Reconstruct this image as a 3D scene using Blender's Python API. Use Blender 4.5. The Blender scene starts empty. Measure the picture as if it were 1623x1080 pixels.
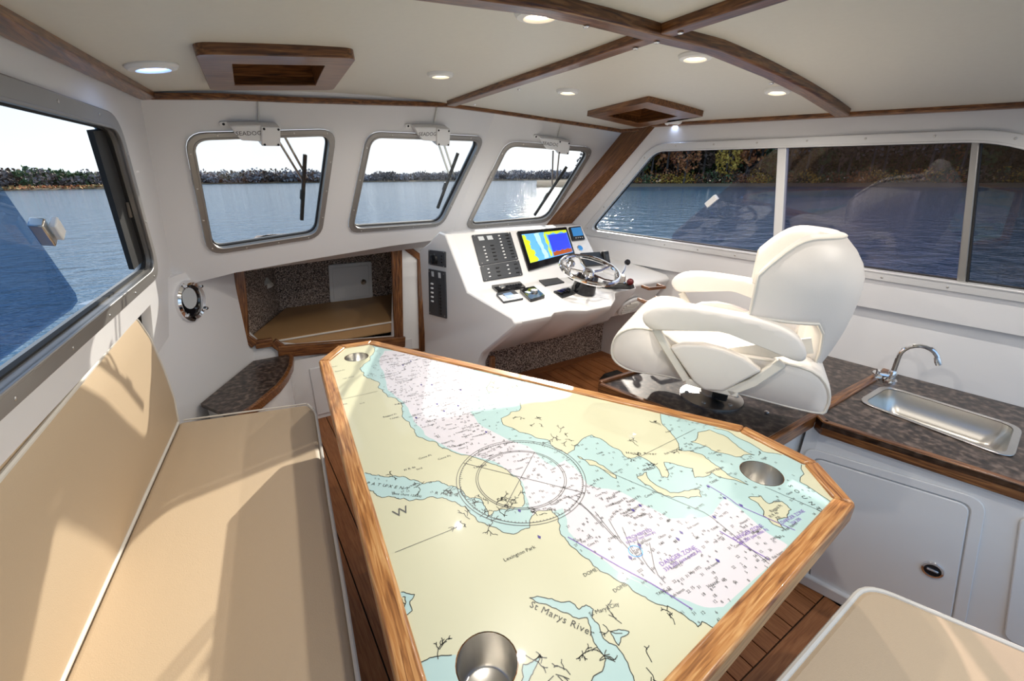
import bpy, bmesh, math, random
import numpy as np
from mathutils import Vector as V, Matrix
from mathutils.geometry import tessellate_polygon, delaunay_2d_cdt

random.seed(7)
SC = bpy.context.scene
COL = SC.collection

# ------------------------------------------------------------------ camera
# boat frame: X starboard, Y towards the bow, Z up, sole at z = 0
FPX, CX, CY = 694.0, 811.5, 540.0
_cf = V((328 - CX, CY - 268, FPX)).normalized()
_ct = V((1950 - CX, CY - 290, FPX)).normalized()
_ct = (_ct - _cf * _cf.dot(_ct)).normalized()
_cu = -_cf.cross(_ct)
if _cu.y < 0: _cu = -_cu
RT = V((_ct.x, _cf.x, _cu.x)); UP = V((_ct.y, _cf.y, _cu.y)); FW = V((_ct.z, _cf.z, _cu.z))
CAM = V((0, 0, 1.55))
cd = bpy.data.cameras.new('camera'); co = bpy.data.objects.new('camera', cd); COL.objects.link(co)
cd.sensor_width = 36; cd.lens = FPX / 1623 * 36; cd.clip_start = 0.02; cd.clip_end = 3000
co.matrix_world = Matrix(((RT.x, UP.x, -FW.x, CAM.x), (RT.y, UP.y, -FW.y, CAM.y), (RT.z, UP.z, -FW.z, CAM.z), (0, 0, 0, 1)))
SC.camera = co

def ray(x, y): return FW + RT * ((x - CX) / FPX) - UP * ((y - CY) / FPX)
def atz(x, y, z): d = ray(x, y); return CAM + d * ((z - CAM.z) / d.z)
def atx(x, y, v): d = ray(x, y); return CAM + d * ((v - CAM.x) / d.x)
def aty(x, y, v): d = ray(x, y); return CAM + d * ((v - CAM.y) / d.y)
def atp(x, y, p0, n): d = ray(x, y); return CAM + d * ((p0 - CAM).dot(n) / d.dot(n))

# ------------------------------------------------------------------ light
SUN_AZ, SUN_EL = math.radians(41), math.radians(26)      # azimuth from the bow towards starboard
SUN = V((math.sin(SUN_AZ) * math.cos(SUN_EL), math.cos(SUN_AZ) * math.cos(SUN_EL), math.sin(SUN_EL)))
sl = bpy.data.lights.new('sun', 'SUN'); sl.energy = 2.8; sl.angle = math.radians(0.6); sl.color = (1, .93, .82)
so = bpy.data.objects.new('sun', sl); COL.objects.link(so); so.location = SUN * 50
so.rotation_euler = SUN.to_track_quat('Z', 'Y').to_euler()
w = bpy.data.worlds.new('sky'); SC.world = w; w.use_nodes = True
nt = w.node_tree; nt.nodes.clear()
wo = nt.nodes.new('ShaderNodeOutputWorld'); bg = nt.nodes.new('ShaderNodeBackground')
tcw = nt.nodes.new('ShaderNodeTexCoord'); sx = nt.nodes.new('ShaderNodeSeparateXYZ'); rpw = nt.nodes.new('ShaderNodeValToRGB')
nt.links.new(tcw.outputs['Generated'], sx.inputs[0]); nt.links.new(sx.outputs[2], rpw.inputs[0])
el_ = rpw.color_ramp.elements; el_.new(.15); el_.new(.4)
for e_, (p_, c_) in zip(el_, [(0, (.64, .76, .86)), (.13, (.46, .65, .86)), (.4, (.34, .54, .82)), (1, (.26, .44, .78))]): e_.position = p_; e_.color = (*c_, 1)
dt = nt.nodes.new('ShaderNodeVectorMath'); dt.operation = 'DOT_PRODUCT'; dt.inputs[1].default_value = SUN; nt.links.new(tcw.outputs['Generated'], dt.inputs[0])
mr = nt.nodes.new('ShaderNodeMapRange'); mr.inputs[1].default_value = .2; mr.inputs[2].default_value = 1.0; mr.inputs[3].default_value = 0; mr.inputs[4].default_value = .75; nt.links.new(dt.outputs['Value'], mr.inputs[0])
mxw = nt.nodes.new('ShaderNodeMix'); mxw.data_type = 'RGBA'; mxw.inputs[7].default_value = (.95, .94, .92, 1)       # paler towards the sun
nt.links.new(mr.outputs[0], mxw.inputs[0]); nt.links.new(rpw.outputs[0], mxw.inputs[6]); nt.links.new(mxw.outputs[2], bg.inputs[0])
bg.inputs[1].default_value = 0.74
nt.links.new(bg.outputs[0], wo.inputs[0])
vs = SC.view_settings
vs.view_transform = 'Standard'; vs.look = 'None'; vs.gamma = 1; vs.use_curve_mapping = False
vs.exposure = 0.93

# ------------------------------------------------------------------ materials
MATS = {}
def newmat(name):
    m = bpy.data.materials.new(name); m.use_nodes = True
    b = m.node_tree.nodes['Principled BSDF']; MATS[name] = m
    return m, m.node_tree, b
def plain(name, col, rough=.5, metal=0, spec=.5, coat=0, emit=None, es=0, bump=0, bscale=200, var=0):
    m, t, b = newmat(name)
    b.inputs['Base Color'].default_value = (*col, 1); b.inputs['Roughness'].default_value = rough
    b.inputs['Metallic'].default_value = metal; b.inputs['Specular IOR Level'].default_value = spec
    b.inputs['Coat Weight'].default_value = coat; b.inputs['Coat Roughness'].default_value = .03
    if emit: b.inputs['Emission Color'].default_value = (*emit, 1); b.inputs['Emission Strength'].default_value = es
    if bump or var:
        tc = t.nodes.new('ShaderNodeTexCoord'); n = t.nodes.new('ShaderNodeTexNoise'); n.inputs['Scale'].default_value = bscale
        n.inputs['Detail'].default_value = 4
        t.links.new(tc.outputs['Object'], n.inputs['Vector'])
        if bump:
            bp = t.nodes.new('ShaderNodeBump'); bp.inputs['Strength'].default_value = bump; bp.inputs['Distance'].default_value = .002
            t.links.new(n.outputs['Fac'], bp.inputs['Height']); t.links.new(bp.outputs['Normal'], b.inputs['Normal'])
        if var:
            mx = t.nodes.new('ShaderNodeMix'); mx.data_type = 'RGBA'
            mx.inputs[6].default_value = (*[c * (1 - var) for c in col], 1); mx.inputs[7].default_value = (*[min(1, c * (1 + var)) for c in col], 1)
            t.links.new(n.outputs['Fac'], mx.inputs[0]); t.links.new(mx.outputs[2], b.inputs['Base Color'])
    return m
def ramp2(t, fac, stops):
    r = t.nodes.new('ShaderNodeValToRGB'); e = r.color_ramp.elements
    while len(e) < len(stops): e.new(.5)
    for el, (p, c) in zip(e, stops): el.position = p; el.color = (*c, 1)
    t.links.new(fac, r.inputs[0]); return r
def wood(kind, d):
    """oak, grain running along direction d"""
    d = V(d).normalized(); key = f'{kind}_{d.x:.1f}_{d.y:.1f}_{d.z:.1f}'
    if key in MATS: return MATS[key]
    stops = {'oak': [(.30, (.045, .015, .006)), (.5, (.17, .062, .018)), (.72, (.34, .15, .048))],
             'light_oak': [(.28, (.16, .055, .015)), (.5, (.44, .19, .055)), (.72, (.66, .38, .15))],
             'teak': [(.3, (.22, .075, .022)), (.5, (.31, .115, .036)), (.75, (.40, .165, .06))]}[kind]
    m, t, b = newmat(key)
    tc = t.nodes.new('ShaderNodeTexCoord'); mp = t.nodes.new('ShaderNodeMapping'); mp.vector_type = 'TEXTURE'
    mp.inputs['Rotation'].default_value = d.to_track_quat('X', 'Z').to_euler()
    mp.inputs['Scale'].default_value = (.22, .014, .014)
    n = t.nodes.new('ShaderNodeTexNoise'); n.inputs['Scale'].default_value = 2.2; n.inputs['Detail'].default_value = 6; n.inputs['Distortion'].default_value = .7
    n2 = t.nodes.new('ShaderNodeTexNoise'); n2.inputs['Scale'].default_value = .5; n2.inputs['Detail'].default_value = 2
    t.links.new(tc.outputs['Object'], mp.inputs[0]); t.links.new(mp.outputs[0], n.inputs['Vector']); t.links.new(mp.outputs[0], n2.inputs['Vector'])
    ad = t.nodes.new('ShaderNodeMath'); ad.operation = 'MULTIPLY_ADD'; ad.inputs[1].default_value = 1.0
    t.links.new(n.outputs['Fac'], ad.inputs[0])
    m2 = t.nodes.new('ShaderNodeMath'); m2.operation = 'MULTIPLY'; m2.inputs[1].default_value = .0; t.links.new(n2.outputs['Fac'], m2.inputs[0]); t.links.new(m2.outputs[0], ad.inputs[2])
    r = ramp2(t, ad.outputs[0], stops); t.links.new(r.outputs[0], b.inputs['Base Color'])
    b.inputs['Roughness'].default_value = .5 if kind == 'teak' else .28; b.inputs['Coat Weight'].default_value = 0 if kind == 'teak' else .15
    bp = t.nodes.new('ShaderNodeBump'); bp.inputs['Strength'].default_value = .15; bp.inputs['Distance'].default_value = .001
    t.links.new(n.outputs['Fac'], bp.inputs['Height']); t.links.new(bp.outputs['Normal'], b.inputs['Normal'])
    return m
def speckle(name, scale, stops, rough=.9, detail=2, bump=0):
    m, t, b = newmat(name)
    tc = t.nodes.new('ShaderNodeTexCoord'); n = t.nodes.new('ShaderNodeTexNoise'); n.inputs['Scale'].default_value = scale; n.inputs['Detail'].default_value = detail
    t.links.new(tc.outputs['Object'], n.inputs['Vector'])
    r = ramp2(t, n.outputs['Fac'], stops); t.links.new(r.outputs[0], b.inputs['Base Color']); b.inputs['Roughness'].default_value = rough
    if bump:
        bp = t.nodes.new('ShaderNodeBump'); bp.inputs['Strength'].default_value = bump; bp.inputs['Distance'].default_value = .003
        t.links.new(n.outputs['Fac'], bp.inputs['Height']); t.links.new(bp.outputs['Normal'], b.inputs['Normal'])
    return m
def glass(name, tint, refl=.04, rough=0):
    m = bpy.data.materials.new(name); m.use_nodes = True; t = m.node_tree; t.nodes.clear(); MATS[name] = m
    o = t.nodes.new('ShaderNodeOutputMaterial'); tr = t.nodes.new('ShaderNodeBsdfTransparent'); gl = t.nodes.new('ShaderNodeBsdfGlossy'); mx = t.nodes.new('ShaderNodeMixShader')
    tr.inputs[0].default_value = (*tint, 1); gl.inputs['Roughness'].default_value = rough
    lw_ = t.nodes.new('ShaderNodeLayerWeight'); lw_.inputs[0].default_value = .5
    pw = t.nodes.new('ShaderNodeMath'); pw.operation = 'POWER'; pw.inputs[1].default_value = 5; t.links.new(lw_.outputs['Facing'], pw.inputs[0])
    fr = t.nodes.new('ShaderNodeMath'); fr.operation = 'MULTIPLY_ADD'; fr.inputs[1].default_value = .6; fr.inputs[2].default_value = refl; t.links.new(pw.outputs[0], fr.inputs[0])
    t.links.new(fr.outputs[0], mx.inputs[0]); t.links.new(tr.outputs[0], mx.inputs[1]); t.links.new(gl.outputs[0], mx.inputs[2]); t.links.new(mx.outputs[0], o.inputs[0])
    return m

plain('gelcoat', (.80, .79, .78), .22, coat=.5)
plain('gelcoat_wall', (.80, .79, .79), .35)
plain('white_plastic', (.84, .84, .83), .35)
plain('cable_white', (.7, .7, .68), .5)
plain('headliner', (.71, .68, .60), .42, bump=.12, bscale=60, var=.03)
plain('tan_vinyl', (.58, .445, .295), .5, bump=.25, bscale=420, var=.03)
plain('berth_vinyl', (.46, .27, .12), .5, bump=.2, bscale=400)
plain('white_piping', (.74, .70, .62), .5)
plain('cream_vinyl', (.79, .745, .69), .45, bump=.15, bscale=500)
plain('cream_metal', (.78, .74, .66), .35)
plain('steel', (.62, .60, .57), .28, 1)
plain('brushed_steel', (.66, .64, .60), .28, 1)
plain('chrome', (.85, .85, .86), .06, 1)
plain('aluminium', (.36, .345, .325), .4, .6)
plain('white_aluminium', (.72, .72, .72), .35, .25)
plain('black', (.012, .012, .013), .4)
plain('black_gloss', (.008, .008, .01), .08)
plain('black_rubber', (.015, .015, .015), .7)
plain('panel_grey', (.045, .05, .058), .45)
plain('switch_white', (.85, .85, .85), .4)
plain('meter_face', (.55, .58, .60), .3)
plain('red_knob', (.10, .008, .01), .15)
plain('lettering', (.08, .08, .08), .5)
plain('caulk', (.012, .01, .009), .6)
plain('warm_lens', (.9, .8, .65), .4, emit=(1, .78, .5), es=2.2)
plain('blue_lens', (.6, .7, 1), .4, emit=(.25, .45, 1), es=5)
plain('lcd_blue', (.02, .1, .25), .2, emit=(.02, .16, .38), es=.5)
plain('lcd_grey', (.12, .17, .24), .2, emit=(.16, .24, .38), es=.5)
plain('screen_land', (.5, .6, .02), .3, emit=(.50, .62, .03), es=.32)
plain('screen_sea', (.1, .35, .8), .3, emit=(.12, .38, .85), es=.32)
plain('screen_shoal', (.4, .7, .8), .3, emit=(.30, .52, .80), es=.32)
plain('screen_sonar', (.03, .05, .7), .3, emit=(.03, .06, .75), es=.32)
plain('screen_bottom', (.3, .06, .01), .3, emit=(.35, .08, .01), es=.32)
plain('chart_land', (.62, .61, .42), .35, coat=.4)
plain('chart_shoal', (.43, .61, .59), .35, coat=.4)
plain('chart_deep', (.68, .65, .68), .35, coat=.4)
plain('chart_ink', (.05, .055, .045), .3)
plain('chart_grey_ink', (.11, .11, .105), .3)
plain('chart_violet', (.25, .14, .50), .3)
plain('chart_navy', (.05, .03, .25), .3)
plain('bark', (.11, .085, .07), .9)
plain('ground_leaf', (.16, .11, .06), .95, var=.4, bscale=.3)
speckle('carpet', 120, [(.36, (.04, .028, .024)), (.5, (.24, .18, .15)), (.62, (.60, .49, .42))], bump=.6)
speckle('laminate', 38, [(.34, (.012, .008, .006)), (.5, (.052, .035, .027)), (.68, (.17, .125, .10))], .32, 8)
glass('clear_glass', (.97, .98, .98), .02); glass('tinted_glass', (.62, .56, .62)); glass('slider_glass', (.50, .62, .76)); glass('smoked_glass', (.56, .52, .54)); glass('slider_glass_stbd', (.80, .76, .80))
def leafmat(name, c0, c1):
    m, t, b = newmat(name)
    oi = t.nodes.new('ShaderNodeObjectInfo'); g = t.nodes.new('ShaderNodeNewGeometry')
    r = t.nodes.new('ShaderNodeMix'); r.data_type = 'RGBA'; r.inputs[6].default_value = (*c0, 1); r.inputs[7].default_value = (*c1, 1)
    t.links.new(g.outputs['Random Per Island'], r.inputs[0]); t.links.new(r.outputs[2], b.inputs['Base Color'])
    b.inputs['Roughness'].default_value = .8
    return m
leafmat('leaf_brown', (.10, .06, .04), (.22, .13, .08)); leafmat('leaf_rust', (.30, .08, .03), (.50, .20, .06))
leafmat('leaf_gold', (.40, .22, .03), (.60, .38, .06)); leafmat('leaf_green', (.05, .085, .03), (.13, .17, .06)); leafmat('twig', (.13, .105, .10), (.28, .22, .19)); leafmat('far_wood', (.26, .23, .23), (.42, .36, .34))  # last one is paled: distance haze put into the leaf colour
leafmat('reed', (.35, .22, .08), (.5, .33, .13))
# water
m, t, b = newmat('water')
b.inputs['Base Color'].default_value = (.03, .11, .19, 1); b.inputs['Roughness'].default_value = .08; b.inputs['IOR'].default_value = 1.33
tc = t.nodes.new('ShaderNodeTexCoord'); mp = t.nodes.new('ShaderNodeMapping'); mp.inputs['Scale'].default_value = (1, 1.6, 1)
n1 = t.nodes.new('ShaderNodeTexNoise'); n1.inputs['Scale'].default_value = .9; n1.inputs['Detail'].default_value = 5; n1.inputs['Roughness'].default_value = .6
t.links.new(tc.outputs['Object'], mp.inputs[0]); t.links.new(mp.outputs[0], n1.inputs['Vector'])
bp = t.nodes.new('ShaderNodeBump'); bp.inputs['Strength'].default_value = .55; bp.inputs['Distance'].default_value = .28
t.links.new(n1.outputs['Fac'], bp.inputs['Height']); t.links.new(bp.outputs['Normal'], b.inputs['Normal'])

# ------------------------------------------------------------------ mesh helpers
class MB:
    def __init__(s): s.v = []; s.f = []; s.mi = []
    def add(s, vs, fs, mi=0):
        o = len(s.v); s.v += [V(p) for p in vs]; s.f += [tuple(i + o for i in f) for f in fs]; s.mi += [mi] * len(fs); return s
    def prism(s, pts, ext):
        """closed polygon pts (3D) extruded by vector ext"""
        n = len(pts); a = [V(p) for p in pts]; b_ = [p + V(ext) for p in a]
        fs = [tuple(range(n)), tuple(range(2 * n - 1, n - 1, -1))] + [(i, (i + 1) % n, (i + 1) % n + n, i + n) for i in range(n)]
        return s.add(a + b_, fs)
    def holed(s, outer, holes, ext):
        if len(holes) == 1 and len(holes[0]) == len(outer):
            n = len(outer); o_, h_ = [V(p) for p in outer], [V(p) for p in holes[0]]; e_ = V(ext); vs_ = o_ + h_ + [p + e_ for p in o_] + [p + e_ for p in h_]; fs = []
            for i in range(n):
                j = (i + 1) % n; fs += [(i, j, n + j, n + i), (2 * n + j, 2 * n + i, 3 * n + i, 3 * n + j), (j, i, 2 * n + i, 2 * n + j), (n + i, n + j, 3 * n + j, 3 * n + i)]
            return s.add(vs_, fs)
        loops = [[V(p) for p in outer]] + [[V(p) for p in h] for h in holes]
        flat = [p for l in loops for p in l]; n = len(flat); tri = tessellate_polygon(loops)
        fs = [tuple(x) for x in tri] + [tuple(i + n for i in reversed(x)) for x in tri]
        o = 0
        for l in loops:
            k = len(l); fs += [(o + i, o + (i + 1) % k, o + (i + 1) % k + n, o + i + n) for i in range(k)]; o += k
        return s.add(flat + [p + V(ext) for p in flat], fs)
    def box(s, c, size, ax=None):
        c = V(c); X, Y, Z = ax if ax else (V((1, 0, 0)), V((0, 1, 0)), V((0, 0, 1)))
        X, Y, Z = X * size[0] / 2, Y * size[1] / 2, Z * size[2] / 2
        vs_ = [c + X * i + Y * j + Z * k for k in (-1, 1) for j in (-1, 1) for i in (-1, 1)]
        return s.add(vs_, [(0, 2, 3, 1), (4, 5, 7, 6), (0, 1, 5, 4), (2, 6, 7, 3), (0, 4, 6, 2), (1, 3, 7, 5)])
    def lathe(s, c, axis, prof, n=24, mi=0):
        """prof: list of (radius, height along axis)"""
        c = V(c); A = V(axis).normalized(); B = A.orthogonal().normalized(); D = A.cross(B)
        vs_ = []; fs = []
        for r, h in prof:
            for i in range(n):
                q = 2 * math.pi * i / n; vs_.append(c + A * h + (B * math.cos(q) + D * math.sin(q)) * r)
        m_ = len(prof)
        for j in range(m_ - 1):
            for i in range(n): fs.append((j * n + i, j * n + (i + 1) % n, (j + 1) * n + (i + 1) % n, (j + 1) * n + i))
        fs.append(tuple(reversed(range(n)))); fs.append(tuple((m_ - 1) * n + i for i in range(n)))
        return s.add(vs_, fs, mi)
    def tube(s, path, r, n=8, closed=False, flat=None):
        P = [V(p) for p in path]; k = len(P); rs = r if isinstance(r, (list, tuple)) else [r] * k
        vs_ = []; fs = []; prev = None
        for i, p in enumerate(P):
            if closed: d = (P[(i + 1) % k] - P[i - 1])
            else: d = P[min(i + 1, k - 1)] - P[max(i - 1, 0)]
            d.normalize()
            if prev is None: B = d.orthogonal().normalized()
            else:
                B = prev - d * prev.dot(d); B.normalize()
            prev = B; D = d.cross(B)
            for j in range(n):
                q = 2 * math.pi * j / n; vs_.append(p + (B * math.cos(q) + D * math.sin(q)) * rs[i])
        for i in range(k if closed else k - 1):
            for j in range(n):
                a, b_ = i * n, ((i + 1) % k) * n; fs.append((a + j, a + (j + 1) % n, b_ + (j + 1) % n, b_ + j))
        if not closed: fs.append(tuple(reversed(range(n)))); fs.append(tuple((k - 1) * n + j for j in range(n)))
        return s.add(vs_, fs)
    def loft(s, secs, cap=True):
        k = len(secs[0]); vs_ = [V(p) for sec in secs for p in sec]; fs = []
        for j in range(len(secs) - 1):
            for i in range(k): fs.append((j * k + i, j * k + (i + 1) % k, (j + 1) * k + (i + 1) % k, (j + 1) * k + i))
        if cap:
            o = (len(secs) - 1) * k; fs += [tuple(reversed(range(k))), tuple(range(o, o + k))]
        return s.add(vs_, fs)
    def grid(s, rows):
        m_ = len(rows[0]); vs_ = [V(p) for r_ in rows for p in r_]
        return s.add(vs_, [(j * m_ + i, j * m_ + i + 1, (j + 1) * m_ + i + 1, (j + 1) * m_ + i) for j in range(len(rows) - 1) for i in range(m_ - 1)])
    def build(s, name, mat, parent=None, smooth=35, bevel=0, seg=2, subsurf=0, recalc=True, weld=False):
        me = bpy.data.meshes.new(name)
        if parent is not None: org = world_loc(parent)
        else:
            xs = [p.x for p in s.v]; ys = [p.y for p in s.v]; zs = [p.z for p in s.v]
            org = V(((min(xs) + max(xs)) / 2, (min(ys) + max(ys)) / 2, min(zs)))
        me.from_pydata([p - org for p in s.v], [], s.f)
        for mm in (mat if isinstance(mat, list) else [mat]): me.materials.append(MATS[mm] if isinstance(mm, str) else mm)
        if any(s.mi): me.polygons.foreach_set('material_index', s.mi)
        if recalc or weld:
            bm = bmesh.new(); bm.from_mesh(me)
            if weld: bmesh.ops.remove_doubles(bm, verts=bm.verts, dist=1e-5)
            bmesh.ops.recalc_face_normals(bm, faces=bm.faces); bm.to_mesh(me); bm.free()
        if smooth:
            me.polygons.foreach_set('use_smooth', [True] * len(me.polygons)); me.set_sharp_from_angle(angle=math.radians(smooth))
        o = bpy.data.objects.new(name, me); COL.objects.link(o)
        if parent is not None: o.parent = parent
        else: o.location = org
        if bevel:
            md = o.modifiers.new('bevel', 'BEVEL'); md.width = bevel; md.segments = seg; md.limit_method = 'ANGLE'; md.angle_limit = math.radians(40)
        if subsurf:
            md = o.modifiers.new('subsurf', 'SUBSURF'); md.levels = subsurf; md.render_levels = subsurf
        return o
def world_loc(o):
    p = V(o.location)
    while o.parent is not None: o = o.parent; p = p + V(o.location)
    return p
def tag(o, label=None, cat=None, group=None, kind=None):
    if label: o['label'] = label
    if cat: o['category'] = cat
    if group: o['group'] = group
    if kind: o['kind'] = kind
    return o
def thing(name, loc, label, cat, group=None):
    o = bpy.data.objects.new(name, None); COL.objects.link(o); o.location = loc; o.empty_display_size = .05
    return tag(o, label, cat, group)
def struct(o, label=None):
    o['kind'] = 'structure'
    if label: o['label'] = label
    return o
def rounded(pts, r, n=5):
    """round the corners of a closed 3D polygon; r one radius or one per corner"""
    P = [V(p) for p in pts]; k = len(P); out = []
    for i, p in enumerate(P):
        a, b_ = P[i - 1] - p, P[(i + 1) % k] - p; rr = r[i] if isinstance(r, (list, tuple)) else r
        rr = min(rr, a.length * .48, b_.length * .48)
        if rr < 1e-5: out.append(p); continue
        p0, p1 = p + a.normalized() * rr, p + b_.normalized() * rr
        for j in range(n + 1):
            u = j / n; out.append(p0 * (1 - u) ** 2 + p * 2 * u * (1 - u) + p1 * u * u)
    return out
def offset(pts, d, nrm):
    """offset a closed planar polygon outwards by d"""
    P = [V(p) for p in pts]; k = len(P); c = sum(P, V((0, 0, 0))) / k; out = []
    for i in range(k):
        e0 = (P[i] - P[i - 1]).normalized(); e1 = (P[(i + 1) % k] - P[i]).normalized()
        n0 = e0.cross(nrm).normalized(); n1_ = e1.cross(nrm).normalized()
        if n0.dot(P[i] - c) < 0 and k < 8: pass
        b_ = (n0 + n1_); L = b_.length
        b_ = b_.normalized() / max(.4, (L / 2)); out.append(P[i] + b_ * d)
    # make sure it really grew
    def area(q): return sum((q[i] - q[0]).cross(q[(i + 1) % k] - q[0]).dot(nrm) for i in range(k))
    if (abs(area(out)) < abs(area(P))) == (d > 0):
        return offset(P, d, -nrm)
    return out
def resample(path, step, closed=False):
    P = [V(p) for p in path]
    if closed: P = P + [P[0]]
    out = []; acc = 0
    for a, b_ in zip(P, P[1:]):
        L = (b_ - a).length
        while acc <= L:
            out.append(a + (b_ - a) * (acc / max(L, 1e-9))); acc += step
        acc -= L
    return out
def share(o, parent, locs, rots=None, name=None):
    """copies of mesh object o (same mesh) at offsets"""
    res = []
    for i, l in enumerate(locs):
        c = bpy.data.objects.new(name or o.name.split('.')[0], o.data); COL.objects.link(c); c.parent = parent; c.location = l
        if rots: c.rotation_euler = rots[i]
        res.append(c)
    return res
def text_mesh(txt, size, org, ux, uy, spacing=1.0):
    """flat lettering: returns (verts, faces) laid out from org along ux (reading) and uy (up)"""
    cu = bpy.data.curves.new('txt', 'FONT'); cu.body = txt; cu.size = size; cu.align_x = 'CENTER'; cu.align_y = 'CENTER'; cu.space_character = spacing; cu.resolution_u = 2
    o = bpy.data.objects.new('txt', cu); COL.objects.link(o)
    dg = bpy.context.evaluated_depsgraph_get(); me = bpy.data.meshes.new_from_object(o.evaluated_get(dg))
    vs_ = [V(org) + V(ux) * p.co.x + V(uy) * p.co.y for p in me.vertices]; fs = [tuple(p.vertices) for p in me.polygons]
    bpy.data.objects.remove(o); bpy.data.curves.remove(cu); bpy.data.meshes.remove(me)
    return vs_, fs

# ------------------------------------------------------------------ planes of the cabin
HT = .24
R_a, R_b = atz(1035, 205, CAM.z + HT), atz(1623, 163, CAM.z + HT)
L_a, L_b = atz(228, 155, CAM.z + HT), atz(0, 30, CAM.z + HT)
RN = (R_b - R_a).cross(V((.15, 0, -1))).normalized();  RN = RN if RN.x < 0 else -RN       # into the cabin
LN = (L_b - L_a).cross(V((-.15, 0, -1))).normalized(); LN = LN if LN.x > 0 else -LN
def rw(x, y): return atp(x, y, R_a, RN)
def lw(x, y): return atp(x, y, L_a, LN)
XC, HW, ZE, CAMB = 1.05, 1.25, 1.79, .10
def ceil_z(X): return ZE + CAMB * (1 - ((X - XC) / HW) ** 2)
def ceil_n(X): return V((-(2 * CAMB * (X - XC) / HW ** 2), 0, -1)).normalized()
def cl(x, y):
    z = 1.85
    for _ in range(12):
        p = atz(x, y, z); z = .5 * z + .5 * ceil_z(p.x)
    return atz(x, y, z)
T_mid = cl(710, 165)
_c1, _c2 = lw(222, 157), lw(272, 430)
WN = (_c2 - _c1).cross(T_mid - _c1).normalized(); WN = WN if WN.y < 0 else -WN
def wl(x, y): return atp(x, y, T_mid, WN)                  # windshield, port and middle lights
S_t, S_b = wl(785, 178), wl(716, 372)
K_t = atz(985, 211, 1.80)
WN2 = (S_b - S_t).cross(K_t - S_t).normalized(); WN2 = WN2 if WN2.y < 0 else -WN2
def wr(x, y): return atp(x, y, S_t, WN2)                   # windshield, starboard light

def onR(Y, z): return V((R_a.x + ((R_a.y - Y) * RN.y + (R_a.z - z) * RN.z) / RN.x, Y, z))
def onL(Y, z): return V((L_a.x + ((L_a.y - Y) * LN.y + (L_a.z - z) * LN.z) / LN.x, Y, z))
def ext(a, b, z):  # point of line a-b at height z
    return a + (b - a) * ((z - a.z) / (b.z - a.z))
AFT = -.5
Zv_ = V((0, 0, 1))

# ------------------------------------------------------------------ window helper
SCREW = None
def screw_at(parent, p, nrm, r=.0045, mat='steel', name='screw'):
    global SCREW
    key = 'screw_' + mat
    if key not in bpy.data.meshes:
        mb = MB().lathe((0, 0, 0), (0, 0, 1), [(1, 0), (.92, .35), (.5, .5)], 10)
        me = bpy.data.meshes.new(key); me.from_pydata([tuple(v) for v in mb.v], [], mb.f); me.materials.append(MATS[mat])
        me.polygons.foreach_set('use_smooth', [True] * len(me.polygons))
    o = bpy.data.objects.new(name, bpy.data.meshes[key]); COL.objects.link(o)
    o.parent = parent; o.location = V(p) - (world_loc(parent) if parent else V((0, 0, 0))); o.scale = (r, r, r)
    o.rotation_euler = V(nrm).to_track_quat('Z', 'Y').to_euler()
    return o
def radd(r, k, m=1): return [x * m + k for x in r] if isinstance(r, (list, tuple)) else r * m + k
def window(name, pts, nrm, label, fr_w=.03, fr_t=.012, mat='aluminium', gmat='clear_glass', r=.05, nscrew=12, wall_t=.035, gasket=True, pane=True):
    """pts: glass outline in the plane; nrm points into the cabin; returns (window empty, rounded outer outline)"""
    gl_ = rounded(pts, r, 6); big = [V(p) for p in offset(pts, fr_w, nrm)]; outer = rounded(big, radd(r, fr_w * .8), 6)
    c = sum(pts, V((0, 0, 0))) / len(pts); low = min(p.z for p in outer)
    e = bpy.data.objects.new(name, None); COL.objects.link(e); e.location = (c.x, c.y, low); struct(e, label)
    mb = MB().holed([p + nrm * .001 for p in outer], [[p + nrm * .001 for p in gl_]], nrm * fr_t); mb.build('window_frame', mat, e, bevel=.003)
    lip = rounded(offset(pts, .008, nrm), radd(r, .006), 6)
    MB().holed([p - nrm * (wall_t) for p in lip], [[p - nrm * wall_t for p in gl_]], nrm * (wall_t + fr_t * 1.35)).build('inner_lip', mat, e, bevel=.002)
    if gasket:
        g_in = rounded(offset(pts, -.005, nrm), radd(r, 0, .9), 6)
        MB().holed([p - nrm * .020 for p in gl_], [[p - nrm * .020 for p in g_in]], nrm * .012).build('gasket', 'black_rubber', e)
    if pane: MB().prism([p - nrm * .014 for p in gl_], nrm * -.005).build('pane', gmat, e, smooth=0)
    mid = rounded(offset(pts, fr_w * .62, nrm), radd(r, fr_w * .5), 6)
    L = sum((mid[i] - mid[i - 1]).length for i in range(len(mid)))
    for p in resample(mid, L / nscrew, True)[:nscrew]: screw_at(e, p + nrm * (fr_t + .0008), nrm)
    return e, outer

# ------------------------------------------------------------------ walls
# port side, above the bench
wpl = [lw(-150, 128), lw(182, 212), lw(238, 425), lw(-150, 712)]
wpl = [onL(-.35, 1.655), lw(178, 205), lw(240, 424), onL(-.35, 1.20)]
win_l, out_l = window('window_4', wpl, LN, 'long aluminium framed sliding side window above the tan bench', .045, .012, 'aluminium', 'clear_glass', r=[.05, .06, .09, .05], nscrew=22, pane=False)
F1, F2 = _c1, _c2
wall_l = MB().holed([onL(AFT, 1.95), ext(F1, F2, 1.95), ext(F1, F2, .86), onL(2.07, .86), onL(2.07, 1.07), onL(AFT, 1.07)], [out_l], -LN * .03).build('wall_left', 'gelcoat_wall'); struct(wall_l, 'white moulded cabin side with long window above the tan bench')
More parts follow.
